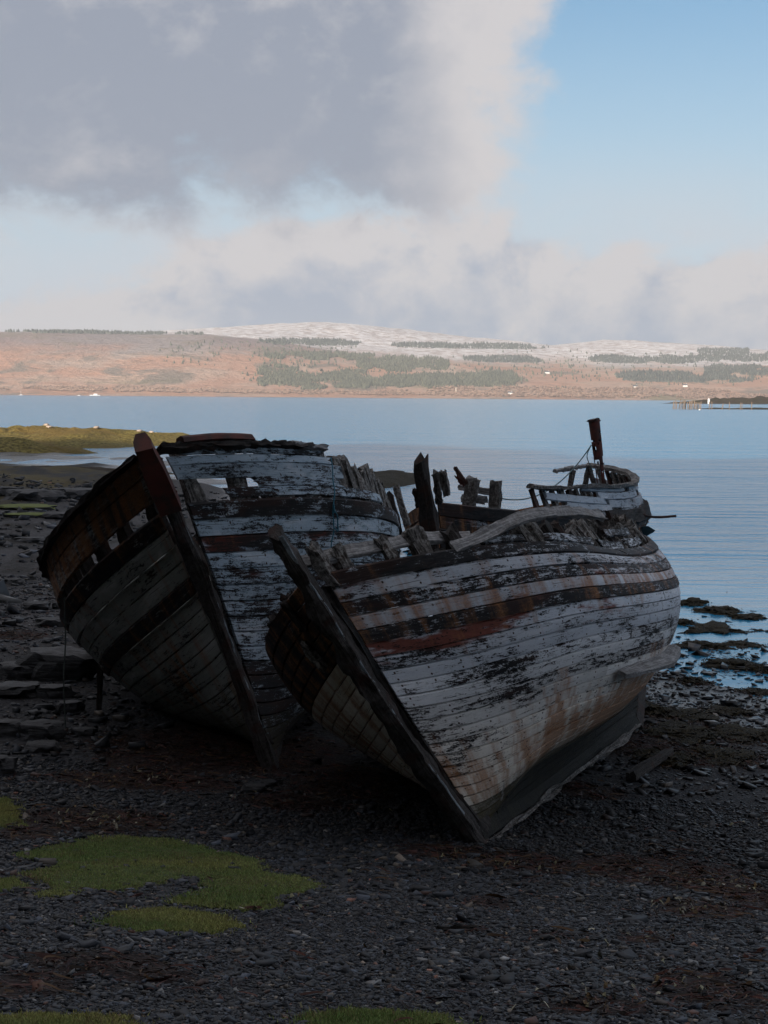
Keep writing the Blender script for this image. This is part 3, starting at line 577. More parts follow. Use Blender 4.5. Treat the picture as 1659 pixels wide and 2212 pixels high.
# grey stringer behind the frame heads, and the sprung rail
def run(bt, side, pts, off, n=26):
    u = np.array([a for a, _ in pts]); h = np.array([b_ for _, b_ in pts]); t = np.linspace(0, len(pts)-1, n)
    uu = np.interp(t, np.arange(len(pts)), u); hh = np.interp(t, np.arange(len(pts)), h); P = bulw(bt.p, uu, hh, side, -0.1); P[:, 1] += side*off
    return resample(P, n)
A.timber('stringer', run(A, 1, [(0.010, 0.20), (0.045, 0.20), (0.085, 0.22), (0.13, 0.16)], -0.20), 0.045, 0.15, (0, 1, 0.35), M_GREY, 0.006, 0.03, 7, label='pale grey plank running behind the frame heads')
A.timber('stringer', run(A, 1, [(0.09, 0.02), (0.13, 0.04), (0.2, 0.05), (0.3, 0.05), (0.4, 0.05)], -0.20), 0.045, 0.13, (0, 1, 0.35), M_RIB, 0.006, 0.03, 8)
rp = [(978, 1184, .093), (1040, 1158, .117), (1100, 1129, .147), (1150, 1114, .172), (1200, 1107, .2), (1250, 1107, .24), (1300, 1114, .29)]
A.timber('sprung_rail', resample([A.px(a_, b_, float(hull(PA, u_, 1.0, 1)[0])-0.03) for a_, b_, u_ in rp], 40), 0.05, 0.125, (0, 1, 0.3), M_GREY, 0.008, 0.02, 9, label='silver-grey bent rail bowed up along the side')
# broken stubs left of the stem
for i, (u, h0, h1, rr) in enumerate([(0.018, -0.35, -0.02, 0), (0.022, -0.75, -0.45, 1)]):
    P = bulw(PA, np.array([u, u*1.2]), np.array([h0, h1]), -1); P[:, 1] -= 0.03
    A.timber('broken_plank', np.linspace(P[0], P[1], 8), 0.16, 0.05, (1, 0, 0.3), M_RIB if i == 1 else M_DARK, 0.02, 0.06, 40+i)
# breast hook timber beside the stem head
P0 = A.px(660, 1215, -1.35); P1 = A.px(640, 1180, -1.6)
A.timber('breast_hook', np.linspace(bulw(PA, 0.012, -0.12, 1), bulw(PA, 0.010, 0.28, 1), 8)-np.array([0, 0.05, 0]), 0.16, 0.10, (1, 0, 0), M_RIB, 0.02, 0.06, 45, label='grey frame head with a patch of turquoise paint')
# quarter rubbing piece low on the side
fp = resample(A.surf([(1333, 1450), (1365, 1443), (1400, 1432), (1432, 1417), (1456, 1397)], 1, 0.09), 24); wf = 0.06+0.20*np.sin(np.linspace(0.25, 2.9, 24))
A.timber('quarter_guard', fp, wf, 0.05, nz(A.surf([(1400, 1432)], 1, 1.0)-A.surf([(1400, 1432)], 1, 0.0))[0], M_GREY, 0.006, 0.02, 46, label='pale projecting guard low on the quarter, rust along its edge')
def pathuv(bt, side, pts, n, off=0.0):
    P = np.array([hull(bt.p, a, b_, side)+hnorm(bt.p, np.array(a), np.array(b_), side)*off for a, b_ in pts]); return resample(P, n)

for q, (a_, b_, h0, h1) in enumerate(((0.205, 0.33, 0.02, 0.12), (0.36, 0.47, 0.01, 0.13), (0.50, 0.60, 0.03, 0.15), (0.115, 0.165, 0.01, 0.10), (0.42, 0.56, 0.20, 0.30))):
    REM.append((a_, b_, h0, h1, 130+q))
# ================================================================== left boat
B = Boat('wrecked_fishing_boat', PB, 'left derelict wooden boat with flaking blue-grey paint and a red steel stem cap, leaning left')
NB = 18
def zoneB(k):
    j = NB-1-k
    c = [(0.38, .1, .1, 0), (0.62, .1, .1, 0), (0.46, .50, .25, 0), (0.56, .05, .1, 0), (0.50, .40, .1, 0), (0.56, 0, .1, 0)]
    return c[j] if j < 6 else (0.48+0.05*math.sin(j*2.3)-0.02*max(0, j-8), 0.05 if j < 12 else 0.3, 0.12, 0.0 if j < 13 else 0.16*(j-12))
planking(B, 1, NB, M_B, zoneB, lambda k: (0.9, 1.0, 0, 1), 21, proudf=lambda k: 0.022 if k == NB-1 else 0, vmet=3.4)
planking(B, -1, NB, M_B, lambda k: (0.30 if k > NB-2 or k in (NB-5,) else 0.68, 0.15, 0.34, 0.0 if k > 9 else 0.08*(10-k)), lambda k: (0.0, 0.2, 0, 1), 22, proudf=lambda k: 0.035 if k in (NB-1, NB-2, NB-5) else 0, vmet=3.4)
# bulwark planks above a gap where the frames show
def bulplank(bt, side, u0, u1, h0, h1, m_, zone, tone, seed, lean=-0.06, j0=0.0, j1=0.006, thick=0.04, label=None, hfun=None, seg=90):
    p = bt.p
    fn = lambda U, V: bulw(p, U, (V if hfun is None else hfun(U, V)), side, lean)
    def nf(U, V):
        a = fn(np.minimum(U+0.004, 1), V)-fn(np.maximum(U-0.004, 0), V); b_ = fn(U, V+0.02)-fn(U, V-0.02); return nz(-np.cross(a, b_)*side)
    return skin(bt, side, fn, nf, u0, u1, h0, h1, m_, zone, tone, seed=seed, vmet=1.0, gap=0.003, wob=0.012, jag0=j0, jag1=j1, thick=thick, label=label, seg=seg, name='bulwark_plank')
for a_, b_, h0, h1, q in REM: bulplank(A, 1, a_, b_, h0, h1, M_A, (0.45, .1, .2, 0), (0.8, .1, 0, 1), q, lean=-0.12, j0=0.005, j1=0.006, thick=0.03)
sag = lambda U, V: V-0.05*np.exp(-((U-0.10)/0.05)**2)*(1-sst(V, 0.30, 0.47))
bulplank(B, 1, 0.008, 0.155, 0.30, 0.475, M_B, (0.62, .05, .10, 0), (0.85, .8, 0, 1), 61, hfun=sag)
bulplank(B, 1, 0.008, 0.145, 0.475, 0.575, M_B, (0.66, .08, .10, 0), (0.9, .6, 0, 1), 62)
bulplank(B, 1, 0.020, 0.135, 0.58, 0.66, M_B, (0.50, .08, .12, 0), (0.9, .6, 0, 1), 60, j0=0.004)
bulplank(B, 1, 0.15, 0.235, 0.03, 0.17, M_B, (0.5, .05, .08, 0), (0.9, .8, 0, 1), 69, j0=0.003)
bulplank(B, 1, 0.034, 0.150, 0.03, 0.155, M_B, (0.52, .05, .08, 0), (0.9, .8, 0, 1), 63, j0=0.004)
bulplank(B, 1, 0.058, 0.150, 0.16, 0.29, M_B, (0.56, .05, .08, 0), (0.9, .8, 0, 1), 59, j0=0.004)
bulplank(B, -1, 0.008, 0.30, 0.15, 0.46, M_B, (0.45, .2, .52, 0), (0.1, .9, 0, 1), 64)
bulplank(B, -1, 0.008, 0.32, 0.46, 0.66, M_B, (0.42, .25, .55, 0), (0.1, .9, 0, 1), 65)
for sd_, u1, sdn in ((1, 0.125, 66), (-1, 0.33, 67)):
    uu = np.linspace(0.006, u1, 64); P = bulw(PB, uu, 0.685+0.012*fbm(uu*60, uu*0+sdn, 3, 3), sd_, -0.06)
    B.timber('capping_rail', P, 0.18, 0.055, (0, 1, 0), M_DARK, 0.016, 0.05, sdn, label='rotten dark capping rail')
uu = np.linspace(0.10, 0.142, 12); B.timber('capping_rail', bulw(PB, uu, 0.70-0.9*(uu-0.10), 1, -0.06), 0.16, 0.05, (0, 1, 0), M_GREY, 0.012, 0.03, 68)
for sd_ in (1, -1):
    for i, u in enumerate(np.concatenate([np.arange(0.014, 0.15, 0.030), np.arange(0.155, 0.4, 0.019), np.arange(0.41, 0.95, 0.035)])):
        u = float(u); hh = 0.62 if u < (0.15 if sd_ > 0 else 0.31) else max(0.12, 0.52-0.55*(u-0.15))+random.uniform(-0.06, 0.06)
        frame(B, sd_, u, hh, M_RIB if sd_ > 0 else M_DARK, 400+i+50*(sd_ > 0), wid=0.17, dep=0.13, lean=-0.06, inset=0.11)
deadwood(B, 7, M_KEEL)
z = np.linspace(-0.02, PB['Hst']-0.30, 34)
stB = B.timber('stem_post', np.stack([stemx(PB, z)-0.06, 0*z, z], -1), 0.165, 0.29, (0, 1, 0), M_STEM, 0.02, 0.04, 70, prof=PST, label='black-brown stem timber, painted highlight along its right edge')
highlit(B, 0.6, 3.40, -0.16, 0.060, stB, 78)
z = np.linspace(3.42, PB['Hst']-0.06, 9); cp_ = np.stack([stemx(PB, z)-0.085, 0*z, z], -1)
PBX = [(-.5, .5), (-.5, -.1), (-.28, -.5), (.28, -.5), (.5, -.1), (.5, .5)]
sc_ = B.timber('stem_cap', cp_, 0.25-0.05*sst(z, 3.95, 4.05), 0.37-0.10*sst(z, 3.95, 4.05), (0, 1, 0), M_RED, 0.0, 0.05, 71, prof=PBX, label='red oxide steel casing over the stem head')
for i, zz in enumerate((3.55, 3.95)):
    q = np.array([stemx(PB, zz)-0.10, 0.126, zz]); B.timber('rivet', np.array([q, q+[0, 0.006, 0], q+[0, 0.013, 0]]), [0.03, 0.028, 0.012], [0.03, 0.028, 0.012], (1, 0, 0), M_RED, parent=sc_)
x = np.linspace(-0.1, PB['Lk'], 20); B.timber('keel', np.stack([x, 0*x, 0.06+0*x], -1), 0.18, 0.24, (0, 1, 0), M_DARK, 0.01, 0.02, 73)
z = np.linspace(0, 3.1, 14); B.timber('stern_post', np.stack([sternx(PB, z)+0.03, 0*z, z], -1), 0.18, 0.2, (0, 1, 0), M_DARK, 0.01, 0.03, 74)
# red riveted girder on the bulwark rail
uu = np.linspace(0.020, 0.068, 14); gr = bulw(PB, uu, 0.775+0.02*np.sin((uu-0.02)/0.048*3.1), 1, -0.06)
gd = B.timber('girder', gr, 0.14, 0.085, (0, 1, 0), M_RED, 0.002, 0.03, 75, prof=[(-.5, -.5), (.5, -.5), (.5, .1), (.3, .5), (-.3, .5), (-.5, .1)], label='red riveted steel bar lying on the rail')
for i in range(9):
    q = gr[1+int(i*1.35)]+np.array([0, 0.071, -0.005]); B.timber('rivet', np.array([q, q+[0, 0.006, 0], q+[0, 0.013, 0]]), [0.028, 0.026, 0.012], [0.028, 0.026, 0.012], (1, 0, 0), M_RED, parent=gd)
# leaning timbers at the right quarter
for i, (a_, b_) in enumerate([((866, 1160), (842, 1065)), ((880, 1135), (856, 1052))]):
    B.timber('broken_frame', np.linspace(B.px(*a_, 5.0+i), B.px(*b_, 5.0+i), 8), 0.14, 0.08, (1, 0, 0), M_RIB if i else M_DARK, 0.015, 0.05, 80+i)

# ================================================================== third boat, behind
Cc = Boat('wrecked_fishing_boat', PC, 'third derelict boat lying behind the other two, broken timbers at its bow')
NC = 16
planking(Cc, 1, NC, M_C, lambda k: [(0.18, .75, .3, 0), (0.36, .55, .4, 0), (0.22, .4, .3, 0), (0.12, .3, .2, 0), (0.66, .1, .35, 0), (0.62, .1, .3, 0)][min(NC-1-k, 5)], lambda k: (0.9, 0.2, 0, 1), 31, proudf=lambda k: 0.05 if k >= NC-2 else 0)
planking(Cc, -1, NC, M_C, lambda k: (0.4, .5, .55, 0), lambda k: (0.3, 0.2, 0, 1), 32)
for sd_ in (1, -1):
    for i, u in enumerate(np.arange(0.20, 0.985, 0.026)):
        u = float(u)
        if sd_ < 0 and u < 0.93: continue
        hh = 0.42+0.12*sst(u, 0.22, 0.4)+0.12*sst(u, 0.6, 0.95)
        hq = np.linspace(-0.25, hh, 7); Pq = bulw(PC, u+0*hq, hq, sd_, -0.30); Pq[:, 1] -= sd_*0.085; Cc.timber('stanchion', Pq, 0.10, 0.07, nz(hull(PC, min(u+0.02, 1), 1.0, sd_)-hull(PC, u-0.02, 1.0, sd_)), M_RIB if i % 4 else M_RUST, 0.012, 0.01, 500+i)
for u0_c, u1_c, a_, b_, cv in ((0.40, 0.66, 0.34, 0.47, .7), (0.50, 0.74, 0.16, 0.33, .65), (0.60, 0.93, 0.44, 0.60, .6), (0.80, 0.985, 0.26, 0.43, .7), (0.36, 0.60, 0.02, 0.16, .5), (0.61, 0.98, 0.02, 0.17, .45), (0.44, 0.80, 0.18, 0.33, .8), (0.34, 0.56, 0.48, 0.57, .7), (0.22, 0.42, 0.25, 0.38, .8), (0.27, 0.44, 0.10, 0.24, .75), (0.20, 0.36, -0.02, 0.09, .4)):
    bulplank(Cc, 1, u0_c, u1_c, a_, b_, M_C, (cv, .02, .25, 0), (0.7, .0, 0, 1), 90+int(u0_c*100), lean=-0.30, j0=0.004, seg=60)
for sd_ in (1, -1):
    uu = np.linspace(0.19 if sd_ > 0 else 0.925, 0.99, 60); P = bulw(PC, uu, (0.46+0.12*sst(uu, 0.22, 0.4)+0.12*sst(uu, 0.6, 0.95)), sd_, -0.30)
    Cc.timber('capping_rail', P, 0.16, 0.06, (0, 1, 0), M_RIB if sd_ > 0 else M_GREY, 0.014, 0.02, 98)
uu = np.linspace(0.40, 0.985, 40); Cc.timber('wale', bulw(PC, uu, 0.0, 1)+np.array([0, 0.03, 0]), 0.09, 0.26, (0, 1, 0.2), M_DARK, 0.02, 0.02, 99, label='blackened wale round the stern')
z = np.linspace(0, PC['Hst'], 26); Cc.timber('stem_post', np.stack([stemx(PC, z)-0.04, 0*z, z], -1), 0.20, 0.30, (0, 1, 0), M_DARK, 0.03, 0.10, 100, prof=PST, label='split dark stem timber')
for i, (dx, dy, h0, h1, mm) in enumerate([(0.10, -0.11, 3.0, 3.80, M_RUST), (0.05, 0.17, 3.1, 3.62, M_RIB), (0.16, 0.26, 3.2, 3.62, M_RIB), (0.02, -0.18, 3.05, 3.35, M_DARK)]):
    z = np.linspace(h0, h1, 8); Cc.timber('broken_plank', np.stack([stemx(PC, z)+dx, dy+0*z, z], -1), 0.10, 0.09, (0, 1, 0), mm, 0.02, 0.06, 101+i)
x = np.linspace(-0.05, PC['Lk'], 10); Cc.timber('keel', np.stack([x, 0*x, 0.05+0*x], -1), 0.16, 0.2, (0, 1, 0), M_DARK, 0.01, 0.01, 106)
z = np.linspace(0, 2.7, 10); Cc.timber('stern_post', np.stack([sternx(PC, z)+0.03, 0*z, z], -1), 0.14, 0.16, (0, 1, 0), M_DARK, 0.01, 0.01, 107)
# bitts on the foredeck
def bar(bt, name, a_, b_, X, wid, dep, m_, seed, X2=None, label=None, rag=0.012, ragend=0.03):
    return bt.timber(name, np.linspace(bt.px(*a_, X), bt.px(*b_, X if X2 is None else X2), 8), wid, dep, (1, 0, 0) if abs(a_[0]-b_[0]) < abs(a_[1]-b_[1]) else (0, 0, 1), m_, rag, ragend, seed, label=label)
bar(Cc, 'bitt_post', (1012, 1100), (1022, 1032), 1.3, 0.16, 0.22, M_RIB, 110, label='thick grey post, rust-stained'); bar(Cc, 'bitt_post', (1068, 1105), (1071, 1040), 1.5, 0.14, 0.18, M_RIB, 111)
bar(Cc, 'cross_beam', (992, 1052), (1062, 1062), 1.55, 0.10, 0.14, M_GREY, 112); bar(Cc, 'cross_beam', (1000, 1075), (1050, 1080), 1.5, 0.12, 0.2, M_GREY, 113)
bar(Cc, 'bent_iron', (1008, 1045), (982, 1012), 1.2, 0.03, 0.05, M_RUST, 114); bar(Cc, 'bent_iron', (1003, 1050), (986, 1028), 1.25, 0.03, 0.05, M_RED, 115)
# holed rusty exhaust stack at the stern
XS = 7.7; base = Cc.px(1300, 1046, XS); topp = Cc.px(1283, 908, XS); n, k = 40, 18; t_ = np.linspace(0, 1, n); Pp = base[None]+(topp-base)[None]*t_[:, None]
rr = 0.085+0.025*t_; a_ = np.arange(k)/k*2*math.pi
V = Pp[:, None]+np.stack([np.cos(a_)[None]*rr[:, None], np.sin(a_)[None]*rr[:, None], 0*a_[None]*rr[:, None]], -1)
V[-1, :, 2] += rng.uniform(-0.03, 0.03, k)
F_ = [f for f in gridfaces(n, k, True).tolist() if not (lambda i, j: (t_[i] < 0.42 and j % 6 not in (0, 1) and vnoise(j*0.5, i*0.25, 3) > 0.25) or (t_[i] < 0.85 and vnoise(j*0.55, i*0.42, 8) > 0.78))(f[0]//k, f[0] % k)]
so_ = Cc.add('exhaust_stack', V.reshape(-1, 3), F_, M_RED, sharp=60, label='rusted-through red steel pipe standing at the stern')
md = so_.modifiers.new('wall', 'SOLIDIFY'); md.thickness = 0.012; md.offset = 0
Cc.timber('stack_flange', np.linspace(topp-(topp-base)*0.02, topp+(topp-base)*0.025, 4), 0.27, 0.24, (1, 0, 0), M_RUST, 0.03, 0.02, 120, prof=[(0.5*math.cos(q), 0.5*math.sin(q)) for q in a_], parent=so_)
# iron bar jutting from the stern quarter
P = np.array([Cc.px(1383, 1108, 6.0), Cc.px(1398, 1115, 6.1), Cc.px(1425, 1117, 6.3), Cc.px(1460, 1114.5, 6.5)])
Cc.timber('iron_bar', resample(P, 14), 0.045, 0.045, (1, 0, 0), M_RUST, 0.003, 0.0, 121, label='bent rusty bar sticking out to the right')
# torn sheet caught at the quarter
M_TARP = plain('blue_tarpaulin', (0.02, 0.055, 0.075), 0.5, 0.3)
q = [Cc.px(a, b_, 5.6) for a, b_ in ((1386, 1138), (1400, 1136), (1416, 1146), (1398, 1156), (1388, 1152))]
V = np.array(q+[x+np.array([0.25, -0.1, -0.05]) for x in q]); F_ = [[0, 1, 2, 3, 4], [9, 8, 7, 6, 5]]+[[i, (i+1) % 5, 5+(i+1) % 5, 5+i] for i in range(5)]
tag(mesh('tarpaulin', Cc.world(V), F_, M_TARP, smooth=False), 'scrap of dark blue tarpaulin caught between the two right-hand sterns', 'tarpaulin')

# ================================================================== rocks, weed, shingle, grass
import bmesh
from mathutils import noise as mn
M_ROCK, t, b = mat('dark_shore_rock'); oc = t.new('ShaderNodeTexCoord').outputs['Object']; ge = t.new('ShaderNodeNewGeometry'); sn_ = t.new('ShaderNodeSeparateXYZ', {0: ge.outputs['Normal']})
n1 = t.noise(oc, 3, 6, 0.65); n2 = t.noise(t.mapv(oc, (2, 2, 14)), 1.5, 4, 0.6)
c = t.mix(t.step(t.M('ADD', t.M('MULTIPLY', n1, 0.5), t.M('MULTIPLY', n2, 0.5)), 0.38, 0.64), (0.009, 0.009, 0.010), (0.048, 0.049, 0.054))
t.put(b.inputs['Base Color'], c); b.inputs['Roughness'].default_value = 0.7; t.put(b.inputs['Normal'], t.bump(t.M('ADD', n1, n2), 0.9, 0.06))
M_MOSS, t, b = mat('mossy_rock'); oc = t.new('ShaderNodeTexCoord').outputs['Object']; ge = t.new('ShaderNodeNewGeometry'); sn_ = t.new('ShaderNodeSeparateXYZ', {0: ge.outputs['Normal']})
n1 = t.noise(oc, 4, 6, 0.65)
c = t.mix(t.M('MULTIPLY', t.step(t.M('ADD', sn_.outputs[2], t.M('MULTIPLY', t.M('SUBTRACT', n1, 0.5), 0.9)), 0.55, 0.8), 1.0), (0.03, 0.03, 0.028), t.mix(n1, (0.06, 0.085, 0.012), (0.15, 0.17, 0.03)))
t.put(b.inputs['Base Color'], c); b.inputs['Roughness'].default_value = 0.9; t.put(b.inputs['Normal'], t.bump(n1, 0.9, 0.06))
def weedmat(name, a, b2, c3=None, k=1.0, bd=0.12):
    M_, t, b = mat(name); P_ = t.new('ShaderNodeNewGeometry').outputs['Position']
    n1 = t.noise(P_, 2.2*k, 6, 0.7); n2 = t.noise(P_, 14*k, 5, 0.7); n4 = t.noise(P_, 0.5*k, 4, 0.6)
    c = t.mix(t.step(n2, 0.35, 0.65), a, b2)
    if c3: c = t.mix(t.step(n4, 0.45, 0.6), c, c3)
    t.put(b.inputs['Base Color'], c); b.inputs['Roughness'].default_value = 0.8; b.inputs['Specular IOR Level'].default_value = 0.2; t.put(b.inputs['Normal'], t.bump(t.M('ADD', n1, n2), 1.0, bd)); return M_
M_WEED = weedmat('bladder_wrack', (0.010, 0.008, 0.005), (0.050, 0.040, 0.018))
M_WEEDG = weedmat('golden_wrack', (0.13, 0.10, 0.028), (0.46, 0.37, 0.115), (0.28, 0.20, 0.065), 0.22, 0.9)
M_WEEDD = weedmat('olive_wrack', (0.020, 0.016, 0.008), (0.085, 0.065, 0.022), (0.045, 0.028, 0.014), 0.3, 0.6)
_ico = {}
def ico(n):
    if n not in _ico:
        bm = bmesh.new(); bmesh.ops.create_icosphere(bm, subdivisions=n, radius=1); _ico[n] = (np.array([v.co[:] for v in bm.verts]), np.array([[v.index for v in f.verts] for f in bm.faces])); bm.free()
    return _ico[n]
def rock(name, c, sx, sy, sz, m_, seed, rough=0.28, flat=0.0, sub=3, rz=None, freq=1.6):
    V, F_ = ico(sub); V = V.copy(); s = Vector((seed*3.7, seed*1.3, seed*0.7))
    for i, v in enumerate(V):
        a = Vector(v); k = 1+rough*mn.noise(a*freq+s)+rough*0.55*mn.noise(a*freq*2.3+s)+rough*0.3*mn.noise(a*freq*5+s); V[i] = v*k
    if flat: V[:, 2] = np.where(V[:, 2] > flat, flat+(V[:, 2]-flat)*0.18, V[:, 2])
    V = V*np.array([sx, sy, sz]); a = (seed*1.7 % 3.1) if rz is None else rz
    V = V @ np.array([[math.cos(a), math.sin(a), 0], [-math.sin(a), math.cos(a), 0], [0, 0, 1]])
    o = mesh(name, V, F_, m_, smooth=True, sharp=38); o.location = c; return o
def rock_px(name, px, py, wpx, hpx, m_, seed, label, cat='rock', group=None, deep=0.8, flat=0.3, rough=0.28, sub=3):
    """a rock whose foot rests on the ground seen at px, py; wpx and hpx its size in the photograph"""
    g = gpz(px, py); k = g[1]/FPX; w_ = wpx*k/2; h_ = hpx*k
    o = rock(name, (g[0], g[1]+w_*deep*0.7, g[2]+h_*0.25), w_, w_*deep, h_*0.75, m_, seed, rough, flat, sub, rz=0.25*math.sin(seed*5)); tag(o, label, cat, group); return o
for i, (px, py, w_, h_, lb) in enumerate([
    (118, 1470, 170, 95, 'largest dark flat-topped boulder beside the left boat'), (32, 1468, 100, 50, 'smooth grey boulder at the left edge beside the largest boulder'),
    (28, 1508, 110, 42, 'low slab at the left edge, pale along its front lip'), (112, 1508, 80, 38, 'rounded boulder in the shadow just below the largest boulder'),
    (14, 1592, 80, 48, 'tilted slab at the left edge in the dark boulder pile'), (84, 1600, 100, 55, 'squat dark boulder in the middle of the boulder pile'),
    (88, 1626, 80, 28, 'low flat stone in front of the boulder pile'), (178, 1590, 50, 24, 'small pointed slab lying right of the boulder pile'),
    (4, 1676, 56, 60, 'black upright block at the left edge below the boulder pile'), (150, 1540, 60, 36, 'dark boulder tucked under the left boat'),
    (78, 1318, 62, 24, 'flat-topped dark stone on the open shingle left of the boat'), (108, 1354, 70, 26, 'long dark flat stone touching the left boat outline'),
    (126, 1316, 30, 22, 'grey stone behind the flat stones left of the boat'), (62, 1172, 64, 16, 'low weed-dark rock far out on the left shingle'), (30, 1262, 40, 16, 'small dark rock at the left edge of the shingle'),
    (65, 1082, 120, 34, 'long black ledge on the rocky left shore'), (165, 1076, 120, 30, 'black ledge on the left shore next to the boat bulwark'), (12, 1074, 60, 30, 'black rock at the left edge of the rocky shore'), (190, 1112, 70, 26, 'brown rock on the shore just behind the left boat rail'), (125, 1122, 70, 20, 'low dark rock below the mossy ledges')]):
    rock_px('boulder', px, py, w_, h_, M_ROCK, 10+i, lb, 'rock', rough=0.42, flat=0.45)
rock_px('mossy_ledge', 48, 1102, 135, 20, M_MOSS, 51, 'upper of two ledges topped with bright green moss', 'rock', flat=0.1, deep=0.9); rock_px('mossy_ledge', 60, 1118, 120, 18, M_MOSS, 52, 'lower of two ledges topped with bright green moss', 'rock', flat=0.1, deep=0.7)
rock_px('boulder', 548, 1712, 50, 30, M_ROCK, 61, 'rounded stone in the shadow below the left boat keel'); rock_px('boulder', 580, 1700, 40, 22, M_ROCK, 63, 'smaller stone in the shadow beside the left boat stem foot')
# weed-covered mounds on the wet flats
for i, (px, py, w_, h_) in enumerate([(1498, 1308, 84, 26), (1560, 1326, 90, 24), (1620, 1338, 70, 14), (1482, 1350, 60, 22), (1540, 1368, 150, 26), (1640, 1366, 60, 14), (1520, 1402, 100, 20), (1610, 1398, 80, 12), (1590, 1444, 110, 20), (1650, 1452, 50, 18), (1500, 1478, 44, 18), (1395, 1545, 90, 26), (1575, 1545, 90, 14), (1480, 1555, 110, 14), (1640, 1500, 70, 10), (1470, 1598, 150, 22), (1600, 1600, 140, 18), (1440, 1650, 110, 24), (1560, 1645, 130, 18), (1455, 1420, 40, 12)]):
    lb = ['tallest weed mound, closest to the near boat stern at the open water', 'middle weed mound of the outermost three by the open water', 'rightmost weed mound of the outermost three by the open water', 'small weed mound tight against the near boat stern outline', 'longest weed mound, in the middle of the pools', 'weed mound at the right edge level with the longest mound', 'broad weed mound below the longest one, left of the nearer pools', 'flat weed patch near the right edge above the nearer pools', 'wide weed mound at the near rim of the pools', 'weed mound cut by the right edge beside the nearer pools', 'small isolated weed clump right of the quarter guard', 'weed clump right beside the near boat skeg', 'weed clump on the shingle between the pools and the right edge', 'flat weed streak right of the clump by the skeg', 'thin weed streak at the right edge below the pools', 'large flat weed bed right of the near boat keel heel', 'large flat weed bed at the right edge of the shingle', 'weed mound beside the driftwood baulk', 'lowest right weed bed above the strandline', 'tiny weed clump under the tip of the quarter guard'][i]
    rock_px('weedy_rock', px, py, w_, h_*0.6, M_WEED, 70+i, lb, 'rock', 'weed mounds on the wet flats', deep=1.1, flat=0.0, rough=0.75, sub=4)
o = rock_px('weedy_rock', 1655, 1229, 34, 14, M_ROCK, 95, 'small dark rock standing alone in the water at the right edge', 'rock')
# skerries
def skerry(name, cx, cy, lx, ly, hh, m_, seed, label, rz=0.0):
    n, nr = 200, 60; a, r_ = np.meshgrid(np.linspace(0, 2*math.pi, n, endpoint=False), np.linspace(0, 1, nr), indexing='ij')
    x = r_*np.cos(a); y = r_*np.sin(a); k = 1+0.35*fbm(np.cos(a)*1.6+seed, np.sin(a)*1.6, seed, 4); X = x*lx*k; Y = y*ly*k
    z = hh*(1-r_**2.2)*(0.75+0.6*fbm(X*0.12+seed, Y*0.08, seed+2, 4))+min(0.75, hh*0.5)*np.abs(fbm(X*0.35, Y*0.25, seed+4, 5, 0.6))*(1-r_**3)-0.3*r_**6-0.05
    ca, sa = math.cos(rz), math.sin(rz); V = np.stack([X*ca-Y*sa, X*sa+Y*ca, z], -1).reshape(-1, 3)
    o = mesh(name, V, gridfaces(n, nr).tolist()+[[(n-1)*nr+j, (n-1)*nr+j+1, j+1, j] for j in range(nr-1)], m_); o.location = (cx, cy, 0); tag(o, label, 'skerry'); return o
s1 = skerry('skerry', -37, 182, 21, 20, 1.45, M_WEEDG, 3, 'long sunlit skerry of golden seaweed out in the water', -0.15)
s2 = skerry('skerry', -35, 148, 11, 4, 1.2, M_WEEDG, 8, 'smaller golden weed-covered rock nearer the shore at the left edge', 0.05)
skerry('skerry', -24, 110, 12, 8, 0.55, M_WEEDD, 15, 'broad dark olive weed bed along the near left shore', 0.1)
skerry('skerry', -0.6, 104, 3.0, 17, 0.55, M_WEED, 12, 'narrow dark weed reef pointing into the water between the boats', -0.14)
skerry('skerry', 182, 850, 34, 12, 0.9, M_WEEDD, 14, 'thin dark reef by the old pier posts')
M_PALE = plain('pale_barnacled_rock', (0.40, 0.33, 0.27), 0.8, 0.3, 2.0)
vv_ = np.array([v.co[:] for v in s1.data.vertices]); cr = [vv_[np.abs(vv_[:, 0]-q) < 1.2] for q in np.array([-5, 1.2, 2.4, 7.5, 12, 12.9])]; cr = [c_[c_[:, 2].argmax()] for c_ in cr if len(c_)]
for i, q in enumerate(cr):
    o = rock('pale_rock', (q[0]-37+random.uniform(-.4, .4), q[1]+182-0.5, q[2]), 0.22+0.2*random.random(), 0.3, 0.16, M_PALE, 120+i, sub=2); tag(o, 'small pale bare rock on the crest of the sunlit skerry', 'rock', 'pale rocks on the skerry')
# headland at right
skerry('headland', 420, 1750, 120, 60, 9, M_WEEDD, 22, 'low grassy headland at the far right edge of the water')

# ---------- seaweed, pebbles, grass
def poly_w(pts): return np.array([gpz(px, py)[:2] for px, py in pts])
Zm = lambda L: [(x*0.44, 1659+y*0.44) for x, y in L]
GR = [poly_w(Zm([(90, 430), (300, 370), (480, 335), (640, 345), (880, 360), (1010, 400), (1160, 430), (1280, 460), (1320, 520), (1450, 530), (1580, 590), (1500, 620), (1330, 640), (1390, 690), (1200, 712), (1000, 692), (850, 672), (820, 650), (980, 600), (1000, 560), (930, 530), (850, 540), (730, 590), (560, 610), (400, 600), (350, 640), (170, 640), (250, 590), (100, 520), (280, 490), (240, 470)])),
      poly_w(Zm([(460, 770), (560, 720), (700, 695), (900, 700), (1050, 730), (1160, 770), (1150, 800), (1040, 825), (900, 805), (700, 805), (590, 785)])),
      poly_w(Zm([(-160, 130), (30, 150), (85, 200), (70, 250), (110, 285), (-160, 300)])), poly_w([(-60, 2202), (60, 2196), (200, 2192), (270, 2200), (300, 2225), (-60, 2245)]), poly_w([(660, 2196), (780, 2188), (900, 2194), (960, 2206), (1010, 2225), (640, 2235)]), poly_w(Zm([(-60, 560), (60, 545), (110, 580), (60, 610), (-60, 615)]))]
